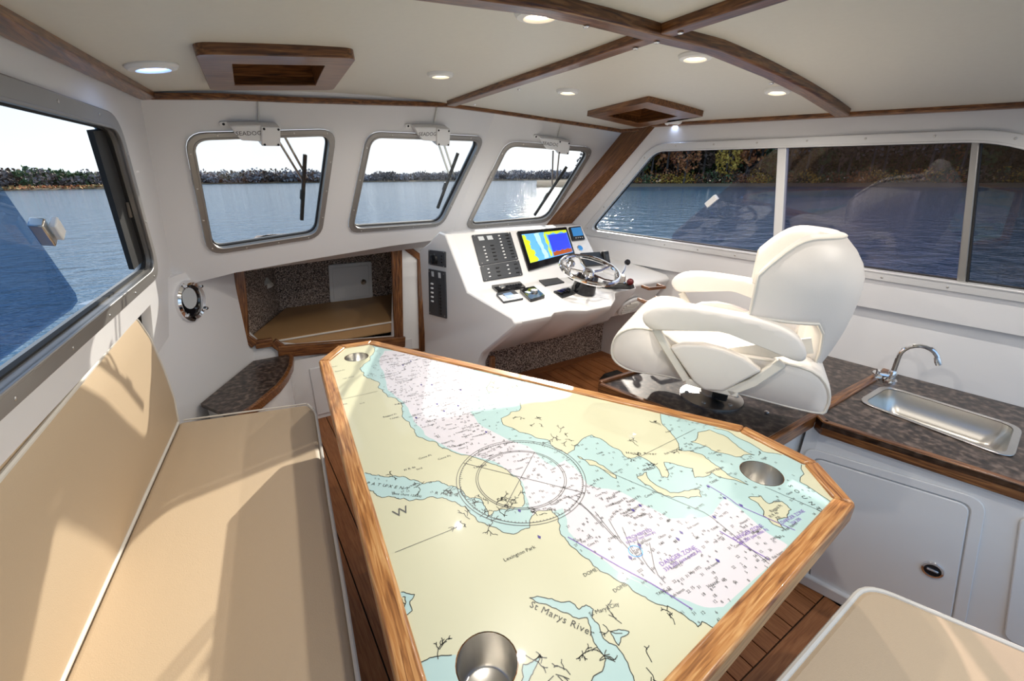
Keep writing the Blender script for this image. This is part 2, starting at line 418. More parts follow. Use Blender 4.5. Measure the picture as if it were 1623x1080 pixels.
# starboard side
wpr = [rw(1043, 236), onR(.44, 1.675), onR(.25, 1.60), onR(-.3, 1.60), onR(-.3, 1.165), rw(944, 366)]
wpr = [rw(1040, 240), rw(1585, 224), onR(.30, 1.60), onR(.12, 1.17), rw(936, 364)]
win_r, out_r = window('window_5', wpr, RN, 'long side window of three tinted lights beside the helm chair', .042, .012, 'white_aluminium', 'clear_glass', r=[.06, .10, .05, .06, .07], nscrew=24, pane=False)
Q1, Q2 = rw(1035, 205), rw(905, 356)
wall_r = MB().holed([ext(Q1, Q2, 1.95), ext(Q1, Q2, 1.0), onR(AFT, 1.0), onR(AFT, 1.95)], [out_r], -RN * .03).build('wall_right', 'gelcoat_wall'); struct(wall_r, 'white cabin side with tinted window beside the helm chair')
def low_r(Y, z=0): return V((onR(Y, 1.0).x + .035, Y, z))
mb = MB().add([low_r(AFT, 1.03), low_r(2.6, 1.03), low_r(2.6, 0), low_r(AFT, 0)], [(0, 1, 2, 3)])
wall_r2 = mb.build('wall_right_lower', 'gelcoat_wall'); struct(wall_r2, 'plain white lower side panel behind the sink'); 
# windshield
def wwin(pxs, f, nrm, name, label): return window(name, [f(*p) for p in pxs], nrm, label, .028, .012, 'aluminium', 'clear_glass', r=.055, nscrew=14)
e1, o1 = wwin([(305, 221), (522, 214), (501, 369), (338, 394)], wl, WN, 'window_1', 'square windshield light nearest the bench, rounded aluminium frame')
e2, o2 = wwin([(588, 217), (759, 223), (697, 352), (558, 361)], wl, WN, 'window_2', 'middle windshield light with rounded aluminium frame')
e3, o3 = wwin([(806, 231), (932, 240), (866, 346), (745, 356)], wr, WN2, 'window_3', 'windshield light beside the wooden corner post, rounded aluminium frame')
top_l = ext(F1, F2, 1.95)
bot = [ext(F1, F2, 1.03), wl(375, 432), wl(500, 410), wl(620, 390), ext(S_t, S_b, 1.13)]
wf = MB().holed([top_l, ext(S_t, S_b, 1.95)] + bot[::-1], [o1, o2], -WN * .03).build('wall_front', 'gelcoat_wall'); struct(wf, 'white raked windshield panel with two square lights')
kb = wr(868, 354)
wf2 = MB().holed([ext(S_t, S_b, 1.95), ext(K_t, kb, 1.95), ext(K_t, kb, 1.05), ext(S_t, S_b, 1.05)], [o3], -WN2 * .03).build('wall_front_corner', 'gelcoat_wall'); struct(wf2, 'white raked windshield panel beside the wooden corner post')
# wooden corner post
pl = [ext(K_t, kb, 1.83), ext(Q1, Q2, 1.83), ext(Q1, Q2, 1.10), ext(K_t, kb, 1.10)]
pn = (WN2 + RN).normalized()
o = MB().prism([p + pn * .006 for p in pl], -pn * .03).build('trim_1', wood('oak', kb - K_t), bevel=.004); struct(o, 'broad oak corner post between windshield and side window')

# lower port side: ledge under the window, hull side behind the bench, angled facet with the porthole
def low_l(Y, z): return V((onL(Y, 1.03).x - .12 - .16 * (1.03 - z), Y, z))
FA, FB = V((-.44, 2.05, 0)), V((.03, 2.85, 0))
ld = [onL(AFT, 1.072), onL(2.40, 1.072), low_l(2.40, 1.07), low_l(AFT, 1.07)]
mb = MB().add(ld, [(0, 1, 2, 3)]).add([low_l(AFT, 1.07), low_l(2.40, 1.07), low_l(2.40, 0), low_l(AFT, 0)], [(0, 1, 2, 3)])
struct(mb.build('wall_left_lower', 'gelcoat_wall'), 'white hull side behind the tan bench')
mb = MB().holed([FA + V((0, 0, 0)), FB, FB + V((0, 0, 1.10)), FA + V((0, 0, 1.10))], [], V((-.03, .02, 0)))
struct(mb.build('wall_left_bow', 'gelcoat_wall'), 'white angled hull panel with the porthole')
# shelf between facet top, windshield foot and side
mb = MB().add([V((-.35, 2.2, 1.075)), FB + V((0, 0, 1.075)), V((.03, 2.92, 1.075)), V((-.35, 2.92, 1.075))], [(0, 1, 2, 3)])
struct(mb.build('trim_2', 'gelcoat_wall'), 'small white shelf above the porthole')

# bow bulkhead with berth opening
BY = 2.85
def bk(x, y): return aty(x, y, BY)
open_px = [(389, 425), (394, 526), (410, 541), (470, 547), (622, 534), (624, 380)]
opn = [bk(*p) for p in open_px]; 
for p in opn: p.y = BY
top = 1.12
opn[0].z = opn[-1].z = 1.06
mb = MB().holed([V((-.2, BY, 0)), V((1.3, BY, 0)), V((1.3, BY, top)), V((-.2, BY, top))], [opn], V((0, .03, 0)))
wbh = mb.build('wall_bow', 'gelcoat_wall'); struct(wbh, 'white bulkhead around the berth opening')
# soffit joining windshield foot and bulkhead
mb = MB().add([bot[0], bot[1], bot[2], bot[3], bot[4] , V((1.9, BY + .05, 1.10)), V((-.25, BY + .05, 1.07))], [(0, 1, 2, 3, 4, 5, 6)])
struct(mb.build('trim_3', 'gelcoat_wall', recalc=False), 'white soffit under the windshield')

# ------------------------------------------------------------------ ceiling
hat1 = [(302, 66), (563, 76), (526, 132), (330, 131)]
hat2 = [(930, 176), (1028, 152), (1117, 176), (1012, 195)]
def shrink(pts, k): c = sum(pts, V((0, 0, 0))) / len(pts); return [c + (p - c) * k for p in pts]
h1o = [cl(*p) for p in hat1]; h2o = [cl(*p) for p in hat2]
h1i = shrink(h1o, .62); h2i = shrink(h2o, .60)
front_px = [(236, 150), (350, 151), (480, 157), (600, 161), (710, 165), (790, 176), (870, 188), (930, 197), (985, 206), (1035, 203)]
fpts = []
for p in front_px:
    a, b_ = cl(*p), (wl if p[0] < 786 else wr)(*p)
    q = a if (a - CAM).length < (b_ - CAM).length else b_
    q = q + (CAM - q).normalized() * .012; fpts.append(V((q.x, q.y, ceil_z(q.x) if q.x > 5 else q.z)))
bd = [V((-.36, AFT - .1, 0)), V((-.36, fpts[0].y + .1, 0))] + [p + V((0, .1, 0)) for p in fpts] + [V((2.25, 1.75, 0)), V((2.6, AFT - .1, 0))]
pts2, edges = [], []
def loop2(ps):
    o_ = len(pts2); k = len(ps); pts2.extend([V((p.x, p.y)) for p in ps]); edges.extend([(o_ + i, o_ + (i + 1) % k) for i in range(k)])
def inside(poly, x, y):
    r_ = False; n_ = len(poly); j = n_ - 1
    for i in range(n_):
        if (poly[i].y > y) != (poly[j].y > y) and x < (poly[j].x - poly[i].x) * (y - poly[i].y) / (poly[j].y - poly[i].y) + poly[i].x: r_ = not r_
        j = i
    return r_
loop2(bd); loop2(h1i); loop2(h2i)
for i in range(24):
    for j in range(20):
        x, y = -.33 + i * .125, AFT + j * .19
        if inside(bd, x, y): pts2.append(V((x, y)))
rv, re_, rf, *_ = delaunay_2d_cdt(pts2, edges, [], 0, 1e-5)
fs = []
for f in rf:
    c = sum((rv[i] for i in f), V((0, 0))) / len(f)
    if inside(bd, c.x, c.y) and not inside(h1i, c.x, c.y) and not inside(h2i, c.x, c.y): fs.append(tuple(f))
mb = MB().add([V((p.x, p.y, ceil_z(p.x))) for p in rv], fs)
ce = mb.build('ceiling', 'headliner', smooth=80); struct(ce, 'cream cambered headliner')
# the deck above keeps the daylight out over the headliner
mb = MB().add([V((p.x, p.y, ceil_z(p.x) + .12)) for p in rv], [tuple(f) for f in rf if inside(bd, *(sum((rv[i] for i in f), V((0, 0))) / len(f)))])
struct(mb.build('ceiling_deck', 'gelcoat_wall', smooth=80), 'white coach roof over the headliner')

def beam(path, w_, h, name, mat, side=None, bevel=.006, drop=0):
    secs = []
    P = [V(p) for p in path]
    for i, p in enumerate(P):
        d = (P[min(i + 1, len(P) - 1)] - P[max(i - 1, 0)]).normalized(); dn = ceil_n(p.x); s_ = d.cross(dn).normalized()
        secs.append([p - s_ * w_ / 2 - dn * .01, p + s_ * w_ / 2 - dn * .01, p + s_ * w_ / 2 + dn * h, p - s_ * w_ / 2 + dn * h])
    return MB().loft(secs).build(name, mat, bevel=bevel, seg=3)
struct(beam([p - V((0, 0, .004)) for p in fpts], .022, .012, 'trim_4', wood('oak', (1, 0, 0)), bevel=.005), 'thin oak batten along the top of the windshield')
def beamy(path, w_, h, name, mat):
    return beam(path, w_, h, name, mat)
lp = [L_a + (L_b - L_a) * k for k in (-.0, .35, .7, 1.0, 1.8, 2.9)]
struct(beam([V((p.x + .02, p.y, ceil_z(p.x + .02))) for p in lp], .05, .022, 'trim_5', wood('oak', (0, 1, 0))), 'oak batten along the headliner edge above the bench window')
rp = [rw(x, y) for x, y in [(1035, 204), (1140, 196), (1250, 188), (1345, 182), (1480, 173), (1623, 163)]]; rp.append(rp[-1] + (rp[-1] - rp[-2]) * 3)
struct(beam([V((p.x - .012, p.y, ceil_z(p.x - .012))) for p in rp], .026, .016, 'trim_6', wood('oak', (0, 1, 0))), 'oak batten along the headliner edge above the chair window')
cb = [cl(*p) for p in [(715, 161), (800, 131), (900, 97), (1035, 48), (1196, -8)]]; cb.append(cb[-1] + (cb[-1] - cb[0]) * .9)
for p in cb: p.z = ceil_z(p.x)
cbeam = beam(cb, .05, .022, 'trim_7', wood('oak', (0, 1, 0))); struct(cbeam, 'oak centre batten running fore and aft on the headliner')
xk = [cl(*p) for p in [(862, -4), (950, 17), (1038, 42), (1134, 66), (1226, 107), (1284, 138), (1338, 174)]]
xk = [xk[0] + (xk[0] - xk[1]) * 2.2] + xk; xp = [V((p.x, p.y, ceil_z(p.x))) for p in xk]
xp[0].y = xp[1].y
xbeam = beam(xp, .052, .026, 'trim_8', wood('oak', (1, 0, 0))); struct(xbeam, 'cambered oak batten crossing the headliner')
for px, par, h in [((1009, 60), cbeam, .022), ((1081, 33), cbeam, .022), ((823, 131), cbeam, .022), ((752, 157), cbeam, .022), ((1043, 46), xbeam, .026), ((1226, 117), xbeam, .026), ((930, 18), xbeam, .026)]:
    p = cl(*px); nn = ceil_n(p.x); screw_at(par, p + nn * (h + .001), nn, .008, 'chrome')

# hatch surrounds in the headliner
def hatch(outer, inner, label, r):
    c = sum(inner, V((0, 0, 0))) / 4; nn = ceil_n(c.x); up_ = -nn
    t_ = thing('hatch_surround', c + nn * .02, label, 'hatch frame')
    ro = rounded(outer, r, 4)
    MB().holed([p + nn * .024 for p in ro], [[p + nn * .024 for p in inner]], up_ * .03).build('rim', wood('oak', outer[1] - outer[0]), t_, bevel=.007, seg=3)
    for i in range(4):
        a, b_ = inner[i], inner[(i + 1) % 4]
        inw = (c - (a + b_) / 2).normalized()
        MB().prism([a + nn * .02, b_ + nn * .02, b_ + up_ * .085, a + up_ * .085], -inw * .008).build('side_panel', wood('oak', b_ - a), t_)
    MB().prism([p + up_ * .085 for p in inner], up_ * .006).build('lid', wood('oak', outer[1] - outer[0]), t_)
    a, b_ = inner[0] * .82 + inner[1] * .18, inner[0] * .18 + inner[1] * .82; d = (inner[3] - inner[0]).normalized()
    MB().prism([a + up_ * .08 + d * .012, b_ + up_ * .08 + d * .012, b_ + up_ * .08 + d * .03, a + up_ * .08 + d * .03], nn * .01).build('vent_strip', 'white_plastic', t_)
hatch(h1o, h1i, 'rounded oblong oak hatch surround in the headliner beside a lit downlight', .04)
hatch(h2o, h2i, 'sharp cornered oak hatch surround in the headliner above the wooden corner post', .012)

# ceiling lights
def clight(px, R_, mat, label, group):
    R_ *= 1.2; p = cl(*px) if px[0] > 10 else V((px[0], px[1], ceil_z(px[0]))); nn = ceil_n(p.x)
    t_ = thing('ceiling_light', p + nn * .012, label, 'ceiling light', group)
    MB().lathe(p, nn, [(R_, -.002), (R_, .004), (R_ * .9, .011), (R_ * .66, .014), (R_ * .60, .010), (R_ * .58, .004)], 32).build('bezel', 'white_plastic', t_)
    MB().lathe(p, nn, [(R_ * .59, .006), (R_ * .5, .009), (R_ * .1, .010)], 28).build('lens', mat, t_)
    la = bpy.data.lights.new('lamp', 'AREA'); la.shape = 'DISK'; la.size = R_ * .55; la.energy = 2.1 if 'warm' in mat else .10; la.color = (1, .93, .84) if 'warm' in mat else (.55, .7, 1); la.spread = math.radians(165)
    lo = bpy.data.objects.new('lamp', la); COL.objects.link(lo); lo.parent = t_; lo.location = nn * .004; lo.rotation_euler = (-nn).to_track_quat('Z', 'Y').to_euler()
clight((240, 103), .052, 'blue_lens', 'blue lit round downlight in the headliner beside the oblong hatch', None)
clight((1070, 195), .045, 'blue_lens', 'blue lit round downlight in the headliner above the corner post', None)
clight((855, 18), .046, 'warm_lens', 'warm round downlight on the bench side, next to the crossing batten', 'warm downlights')
clight((698, 116), .04, 'warm_lens', 'warm round downlight on the bench side, above the middle windshield light', 'warm downlights')
clight((900, 143), .04, 'warm_lens', 'warm round downlight on the helm side, next to the centre batten', 'warm downlights')
clight((1103, 87), .042, 'warm_lens', 'warm round downlight on the helm side, forward of the crossing batten near its middle', 'warm downlights')
for q_, lab_ in [((.35, .22), 'added unseen warm fill downlight over the aft end of the bench'), ((1.95, .18), 'added unseen warm fill downlight over the galley sink'), ((1.15, -.2), 'added unseen warm fill downlight over the companionway')]:
    clight(q_, .042, 'warm_lens', lab_, 'warm downlights')  # added fill lamps out of view, to brighten the galley side
clight((1233, 142), .038, 'warm_lens', 'warm round downlight on the helm side, near the side end of the crossing batten', 'warm downlights')

# ------------------------------------------------------------------ side window glass
def offn(pts, n_, d): return [p + n_ * d for p in pts]
pn_ = [lw(-75, 150), lw(0, 265), lw(95, 408), lw(134, 466), lw(137, 478), lw(129, 490), onL(-.33, 1.205), onL(-.33, 1.65)]
MB().prism(offn(pn_, LN, -.016), -LN * .006).build('sliding_pane', 'slider_glass', win_l, smooth=0)
ax = (LN.cross(V((0, 0, 1))).normalized(), LN, V((0, 0, 1)))
hp = lw(66, 368); hd = (lw(88, 398) - lw(46, 336)).normalized(); hs = hd.cross(LN).normalized()
hb = MB().box(hp + LN * .002, (.066, .022, .024), (hd, hs, LN)).build('latch', 'brushed_steel', win_l, bevel=.003)
MB().box(hp + LN * .022 - hs * .012, (.046, .026, .012), (hd, hs, LN)).build('latch_grip', 'white_plastic', win_l, bevel=.003)
# black brush channel on the forward jamb
MB().prism(offn([lw(160, 210), lw(176, 208), lw(240, 410), lw(222, 428)], LN, -.03), LN * .014).build('jamb_channel', 'black_rubber', win_l)
MB().prism(offn([lw(208, 322), lw(216, 320), lw(222, 344), lw(213, 346)], LN, -.014), LN * .004).build('jamb_clip', 'steel', win_l)
pr_ = [rw(1226, 237), rw(1133, 312), rw(1075, 361), rw(1064, 372), rw(1062, 380), rw(1070, 386), rw(1228, 404), rw(1236, 237)]
MB().prism(offn(pr_, RN, -.016), -RN * .006).build('sliding_pane', 'slider_glass_stbd', win_r, smooth=0)
hp = rw(1128, 319); hd = (rw(1144, 306) - rw(1114, 332)).normalized(); hs = hd.cross(RN).normalized()
MB().box(hp, (.07, .03, .022), (hd, hs, RN)).build('latch', 'white_plastic', win_r, bevel=.003)
MB().prism(offn([rw(1233, 234), rw(1247, 233), rw(1238, 410), rw(1224, 408)], RN, -.03), RN * .034).build('mullion', 'white_aluminium', win_r, bevel=.003)
MB().prism(offn([rw(1244, 233), rw(1546, 224), rw(1521, 447), rw(1236, 407)], RN, -.016), -RN * .006).build('pane', 'tinted_glass', win_r, smooth=0)
MB().prism(offn([rw(1540, 224), rw(1553, 224), rw(1530, 448), rw(1516, 446)], RN, -.03), RN * .03).build('mullion', 'aluminium', win_r, bevel=.003)
MB().prism(offn([rw(1552, 224), rw(1556, 224), rw(1534, 449), rw(1529, 448)], RN, -.03), RN * .026).build('gasket_bar', 'black_rubber', win_r)
MB().prism(offn([rw(1552, 224), rw(1585, 224), onR(.30, 1.60), onR(.13, 1.175), rw(1530, 448)], RN, -.020), -RN * .006).build('pane', 'smoked_glass', win_r, smooth=0)

# ------------------------------------------------------------------ porthole
fn = (FB - FA).cross(V((0, 0, 1))).normalized(); fn = fn if fn.x > 0 else -fn
pc = atp(300, 477, FA, fn)
ph = thing('porthole', pc - V((0, 0, .1)), 'round chrome porthole in the angled white panel behind the bench', 'porthole')
def ring(mb, c, ax_, prof, n=36):
    A = V(ax_).normalized(); B = V((0, 0, 1)); B = (B - A * B.dot(A)).normalized(); D = A.cross(B); k = len(prof)
    vs_ = [c + A * h + (B * math.cos(2 * math.pi * i / n) + D * math.sin(2 * math.pi * i / n)) * r_ for i in range(n) for r_, h in prof]
    mb.add(vs_, [(i * k + j, ((i + 1) % n) * k + j, ((i + 1) % n) * k + (j + 1) % k, i * k + (j + 1) % k) for i in range(n) for j in range(k)]); return mb
ring(MB(), pc, fn, [(.098, 0), (.096, .014), (.086, .022), (.074, .016), (.07, 0)]).build('bezel', 'chrome', ph)
MB().lathe(pc, fn, [(.072, .001), (.072, .004)], 32).build('pane', 'black_gloss', ph)
MB().lathe(pc + V((0, 0, .012)) , fn, [(.050, .005), (.049, .006)], 28).build('port_light', 'meter_face', ph)
for q in (0.4, 2.2, 4.0, 5.4):
    B = V((0, 0, 1)); D = fn.cross(B); p = pc + (B * math.cos(q) + D * math.sin(q)) * .085
    MB().lathe(p, fn, [(.009, .016), (.009, .030), (.006, .034)], 10).build('clamp_knob', 'chrome', ph)

# ------------------------------------------------------------------ berth
bz = .56
bz = .575
bc = [V((.005, 2.99, bz)), atz(452, 488, bz), atz(622, 466, bz), V((1.30, 3.4, bz)), V((1.30, 2.885, bz)), V((.06, 2.885, bz)), V((.01, 2.92, bz))]
yb1, yb2 = bc[1], bc[2]
lin = MB()
a0 = V((-.08, 2.87, .3)); a1 = V((yb1.x - .03, yb1.y + .03, .3)); a2 = V((yb2.x + .5, yb2.y + .03 + (yb2.y - yb1.y) / (yb2.x - yb1.x) * .5, .3)); a3 = V((1.35, 2.87, .3))
U_ = V((0, 0, .8))
lean = V((0, -.10, 0))
lin.add([a0, a1, a2, a3, a0 + U_, a1 + U_ + lean, a2 + U_ + lean, a3 + U_], [(0, 1, 5, 4), (1, 2, 6, 5), (2, 3, 7, 6), (0, 1, 2, 3)])
topq = [a0 + U_, a1 + U_ + lean, a2 + U_ + lean, a3 + U_]
for p in topq: p.z = 1.1
sky4 = [V((.08, 2.95, 1.1)), V((1.2, 2.95, 1.1)), V((1.1, 3.5, 1.1)), V((.2, 3.5, 1.1))]
struct(MB().holed(topq, [sky4], Zv_ * .03).build('ceiling_berth', 'carpet'), 'carpeted berth overhead with a deck hatch')
dhw = MB().prism(offn(sky4, Zv_, .01), Zv_ * .008).build('window_6', 'clear_glass', smooth=0); struct(dhw, 'clear deck hatch over the berth')
struct(lin.build('wall_berth', 'carpet', recalc=False), 'speckled carpet lining of the forward berth')
bt = thing('berth_cushion', V((.4, 3.0, .44)), 'brown vinyl mattress in the carpet lined forward berth', 'cushion')
MB().prism([V((p.x, p.y, bz - .085)) for p in bc], (0, 0, .085)).build('mattress', 'berth_vinyl', bt, bevel=.014, seg=3)
MB().tube([bc[4] + V((-.05, -.003, -.006)), bc[5] + V((0, -.003, -.006)), bc[6] + V((0, -.002, -.006)), bc[0] + V((0, 0, -.006))], .006, 6).build('piping', 'white_piping', bt)
bn = (a2 - a1).cross(U_ + lean).normalized(); bn = bn if bn.y < 0 else -bn
def bw(x, y): return atp(x, y, a1 + bn * .004, bn)
dd = [bw(520, 420), bw(588, 414), bw(590.5, 471), bw(523, 479)]
dr = thing('access_door', V((dd[2].x, dd[2].y, dd[3].z)), 'small white access door with brass turn latch on the berth carpet', 'access door')
MB().prism(rounded(dd, .015), bn * .012).build('door_frame', 'white_plastic', dr, bevel=.004)
MB().prism(offn(rounded(shrink(dd, .84), .012), bn, .0125), bn * .006).build('door_leaf', 'white_plastic', dr, bevel=.003)
lt = bw(575, 446); MB().lathe(lt, bn, [(.022, .015), (.022, .024), (.014, .030), (.01, .036)], 18).build('latch', 'brushed_steel', dr)
rl = thing('reading_light', bw(414, 446), 'small beige swivel reading light on the berth carpet', 'reading light')
p0 = atp(411, 440, V((-.03, 3.1, .9)), V((1, -.55, 0)).normalized())
p1 = aty(417, 450, p0.y - .05)
rl.location = p0
MB().lathe(p0, V((1, -.5, 0)), [(.022, -.01), (.022, .012), (.012, .02)], 14).build('mount', 'white_plastic', rl)
MB().lathe(p0 + V((.03, -.02, -.0)), (p1 - p0).normalized() + V((0, 0, -.35)), [(.012, 0), (.022, .02), (.034, .07), (.030, .071), (.01, .03)], 16).build('lamp_shade', 'white_piping', rl)

# oak frame of the berth opening
def strip(a, b_, w_, t_, nrm, name, parent=None, kind='oak', bevel=.005):
    a, b_ = V(a), V(b_); d = (b_ - a).normalized(); s_ = d.cross(nrm).normalized()
    return MB().prism([a - s_ * w_ / 2, b_ - s_ * w_ / 2, b_ + s_ * w_ / 2, a + s_ * w_ / 2], V(nrm) * t_).build(name, wood(kind, d), parent, bevel=bevel)
bf = bpy.data.objects.new('trim_9', None); COL.objects.link(bf); bf.location = (.4, BY, .45); struct(bf, 'oak frame around the berth opening')
NB = V((0, -1, 0))
fr = [bk(*p) for p in [(381, 424), (387, 532), (404, 545), (432, 541), (448, 552)]]
fr[0].z = 1.09
for i in range(4): strip(fr[i], fr[i + 1], .052, .03, NB, 'frame_board', bf)
strip(bk(440, 556), bk(640, 540), .075, .035, NB, 'sill_board', bf)
strip(bk(622, 381), bk(628, 540), .034, .03, NB, 'frame_board', bf)
# narrow locker door beside the helm console
dd = [bk(630, 388), bk(640, 390), bk(664, 408), bk(667, 556), bk(633, 556)]
d1 = bpy.data.objects.new('door_1', None); COL.objects.link(d1); d1.location = (dd[3].x - .1, BY, dd[3].z); struct(d1, 'narrow oak framed door with clipped corner beside the helm console')
MB().prism(offn(dd, NB, .004), NB * .012).build('door_panel', 'white_plastic', d1)
for i in range(5):
    strip(dd[i] + NB * .004, dd[(i + 1) % 5] + NB * .004, .042, .028, NB, 'door_frame_board', d1)
# locker front below the berth sill
lk = thing('berth_locker', V((.6, BY - .02, 0)), 'low white locker front with a door below the berth sill', 'locker')
MB().box((.55, BY - .012, .22), (.9, .02, .44)).build('front', 'gelcoat', lk)
MB().box((.52, BY - .026, .2), (.42, .012, .34)).build('door', 'gelcoat', lk, bevel=.006)

# bow side counter with rounded oak edge
cz = .50
cpx = [(383, 559), (430, 554), (450, 553), (459, 566), (457, 580), (449, 596), (436, 612), (418, 627), (400, 642), (370, 662), (318, 640)]
cp_ = [atz(*p, cz) for p in cpx]
for p in cp_: p.y = min(p.y, 2.80); p.x = max(p.x, FA.x + (p.y - FA.y) * (FB.x - FA.x) / (FB.y - FA.y) + .02)
ct_ = thing('corner_counter', V((cp_[6].x - .2, cp_[6].y, 0)), 'dark brown laminate corner counter with curved oak edge ahead of the bench', 'counter')
MB().prism([p - V((0, 0, .02)) for p in cp_], (0, 0, .02)).build('worktop', 'laminate', ct_)
edge = [cp_[i] for i in range(2, 10)]
ins = V((cp_[0].x, cp_[6].y, cz))
secs = []
for i, p in enumerate(edge):
    d = (edge[min(i + 1, len(edge) - 1)] - edge[max(i - 1, 0)]).normalized(); s_ = d.cross(V((0, 0, 1))).normalized()
    if s_.dot(p - ins) < 0: s_ = -s_
    secs.append([p - V((0, 0, .04)), p + s_ * .022 - V((0, 0, .04)), p + s_ * .022 + V((0, 0, .006)), p + V((0, 0, .006))])
MB().loft(secs).build('oak_edge', wood('oak', (.6, -.8, 0)), ct_, bevel=.006, smooth=50)
body = shrink([V((p.x, p.y, 0)) for p in cp_], .93)
MB().prism(body, (0, 0, .478)).build('cabinet_body', 'gelcoat', ct_)

# ------------------------------------------------------------------ bench
sz = .55
sp = [V((-.30, 2.11, sz)), atz(488, 640, sz), atz(500, 652, sz), atz(523, 800, sz), atz(545, 930, sz), atz(568, 1080, sz)]
dn_ = (sp[-1] - sp[3]).normalized(); e0 = sp[-1] + dn_ * 1.3; b0 = V((-.450, 1.03, sz)); b1 = V((-.30, 2.11, sz)); dbk = (b0 - b1).normalized(); e1_ = b0 + dbk * 1.6
seat_poly = sp + [e0, e1_]
bs = thing('bench_seat_cushion', V((-.1, 1.0, sz - .13)), 'long tan vinyl bench seat cushion with white piping', 'cushion')
MB().prism([V((p.x, p.y, sz - .13)) for p in seat_poly], (0, 0, .13)).build('pad', 'tan_vinyl', bs, bevel=.022, seg=4)
MB().tube(resample([p + V((0, 0, -.005)) for p in sp[1:] + [e0]], .04), .0055, 7).build('piping', 'white_piping', bs)
MB().tube(resample([sp[0] + V((.02, 0, .001)), sp[1]], .03), .004, 6).build('end_piping', 'white_piping', bs)
# backrest
def bkl(Y, z):   # front face of the backrest
    u = (z - sz) / .45; Yc = b1 + (b0 - b1) * ((b1.y - Y) / (b1.y - b0.y)); return V((Yc.x + u * (.055 * (b1.y - Y) / (b1.y - b0.y) - .005), Y, z))
tz1 = 1.0
bb = thing('backrest_cushion', V((-.5, 1.0, sz - .02)), 'long tan vinyl bench backrest with white piping below the side window', 'cushion')
ys = [2.10, 2.06, 1.6, 1.1, .5, -.4]
zs_far = [(sz - .02, 2.12), (.70, 2.12), (.85, 2.08), (.95, 2.04), (1.0, 1.99)]
rows = []
prof = [(sz - .02, 0), (.66, -.012), (.80, -.012), (.95, -.010), (1.03, .0), (1.055, .012)]
secs = []
def fronty(z): return 2.105 - max(0, z - .62) ** 2 * .55
for k, yy in enumerate([None, 1.6, 1.1, .6, .1, -.6]):
    sec = []
    for z, dx in prof: 
        Y = fronty(z) if yy is None else yy; p = bkl(Y, z); sec.append(p + V((-dx, 0, 0)))
    for z, dx in [(1.055, .075), (1.0, .09), (sz - .02, .09)]:
        Y = fronty(z) if yy is None else yy; p = bkl(Y, z); sec.append(p + V((-dx, 0, 0)))
    secs.append(sec)
MB().loft(secs).build('pad', 'tan_vinyl', bb, bevel=.006, smooth=40)
tp = [bkl(fronty(1.045), 1.045) + V((-.001, 0, .002))] + [bkl(y, 1.045) + V((-.001, 0, .002)) for y in (1.6, 1.1, .6, .1, -.6)]
MB().tube(resample(tp, .05), .0055, 7).build('piping', 'white_piping', bb)
MB().tube(resample([bkl(fronty(z), z) + V((-dx, .003, 0)) for z, dx in prof], .03), .0045, 7).build('end_piping', 'white_piping', bb)
MB().tube(resample([bkl(2.09, sz + .004) + V((.004, 0, 0)), bkl(-.5, sz + .004) + V((.004, 0, 0))], .06), .0065, 7).build('seat_piping', 'white_piping', bb)
# base
bx_ = thing('bench', V((-.1, .9, 0)), 'white box base under the tan bench', 'bench')
q = [V((p.x - .03, p.y - (.02 if i < 2 else 0), 0)) for i, p in enumerate([sp[0] + V((.05, -.02, 0)), sp[1], sp[3], sp[5], e0, e1_ + V((.08, 0, 0))])]
MB().prism(q, (0, 0, sz - .131)).build('box', 'gelcoat', bx_)
strip(V((sp[1].x - .02, sp[1].y - .05, .40)), V((e0.x - .02, e0.y, .40)), .03, .012, V((.99, -.1, 0)), 'oak_lip', bx_)

# ------------------------------------------------------------------ sole
fl = MB().prism([V((-.9, AFT, -.012)), V((2.6, AFT, -.012)), V((2.6, 2.9, -.012)), V((-.9, 2.9, -.012))], (0, 0, -.03)).build('floor', 'caulk'); struct(fl, 'teak planked cabin sole with black caulking')
def plank(parent, x0, x1, y0, y1, z, kind='teak', d=(0, 1, 0), name='plank'):
    return MB().box(((x0 + x1) / 2, (y0 + y1) / 2, z - .005), (x1 - x0, y1 - y0, .012)).build(name, wood(kind, d), parent, smooth=0)
hy = atz(1230, 1025, 0).y
x = .02
while x < 1.72:
    plank(fl, x, min(x + .082, 1.74), hy + .005, 2.84, 0); plank(fl, x, min(x + .082, 1.74), AFT, hy - .145, 0); x += .087
plank(fl, .0, .80, hy - .14, hy, 0, d=(1, 0, 0)); plank(fl, .805, 1.74, hy - .14, hy, 0, d=(1, 0, 0))

# helm floor, raised
HZ = .30
hf = MB().prism([V((1.08, .58, 0)), V((2.4, .58, 0)), V((2.4, 2.6, 0)), V((1.08, 2.6, 0))], (0, 0, HZ - .012)).build('floor_helm', 'caulk'); struct(hf, 'raised teak planked helm floor')
x = 1.085
while x < 2.36:
    plank(hf, x, x + .066, 1.10, 2.115, HZ); x += .071
plank(hf, 1.085, 2.36, 2.12, 2.195, HZ, d=(1, 0, 0))
struct(MB().box((1.73, 2.215, .5), (1.32, .03, .5)).build('wall_footwell', 'carpet'), 'speckled carpet back of the helm footwell')
bp_ = atz(970, 603, HZ)
pd_ = thing('floor_bumper', V((bp_.x, bp_.y, HZ)), 'small black rubber block on the teak helm floor', 'rubber block')
MB().loft([[bp_ + V((-.075, -.05, 0)), bp_ + V((.075, -.05, 0)), bp_ + V((.075, .05, 0)), bp_ + V((-.075, .05, 0))], [bp_ + V((-.06, -.04, .055)), bp_ + V((.06, -.04, .055)), bp_ + V((.06, .02, .055)), bp_ + V((-.06, .02, .055))]]).build('block', 'black_rubber', pd_, bevel=.006)

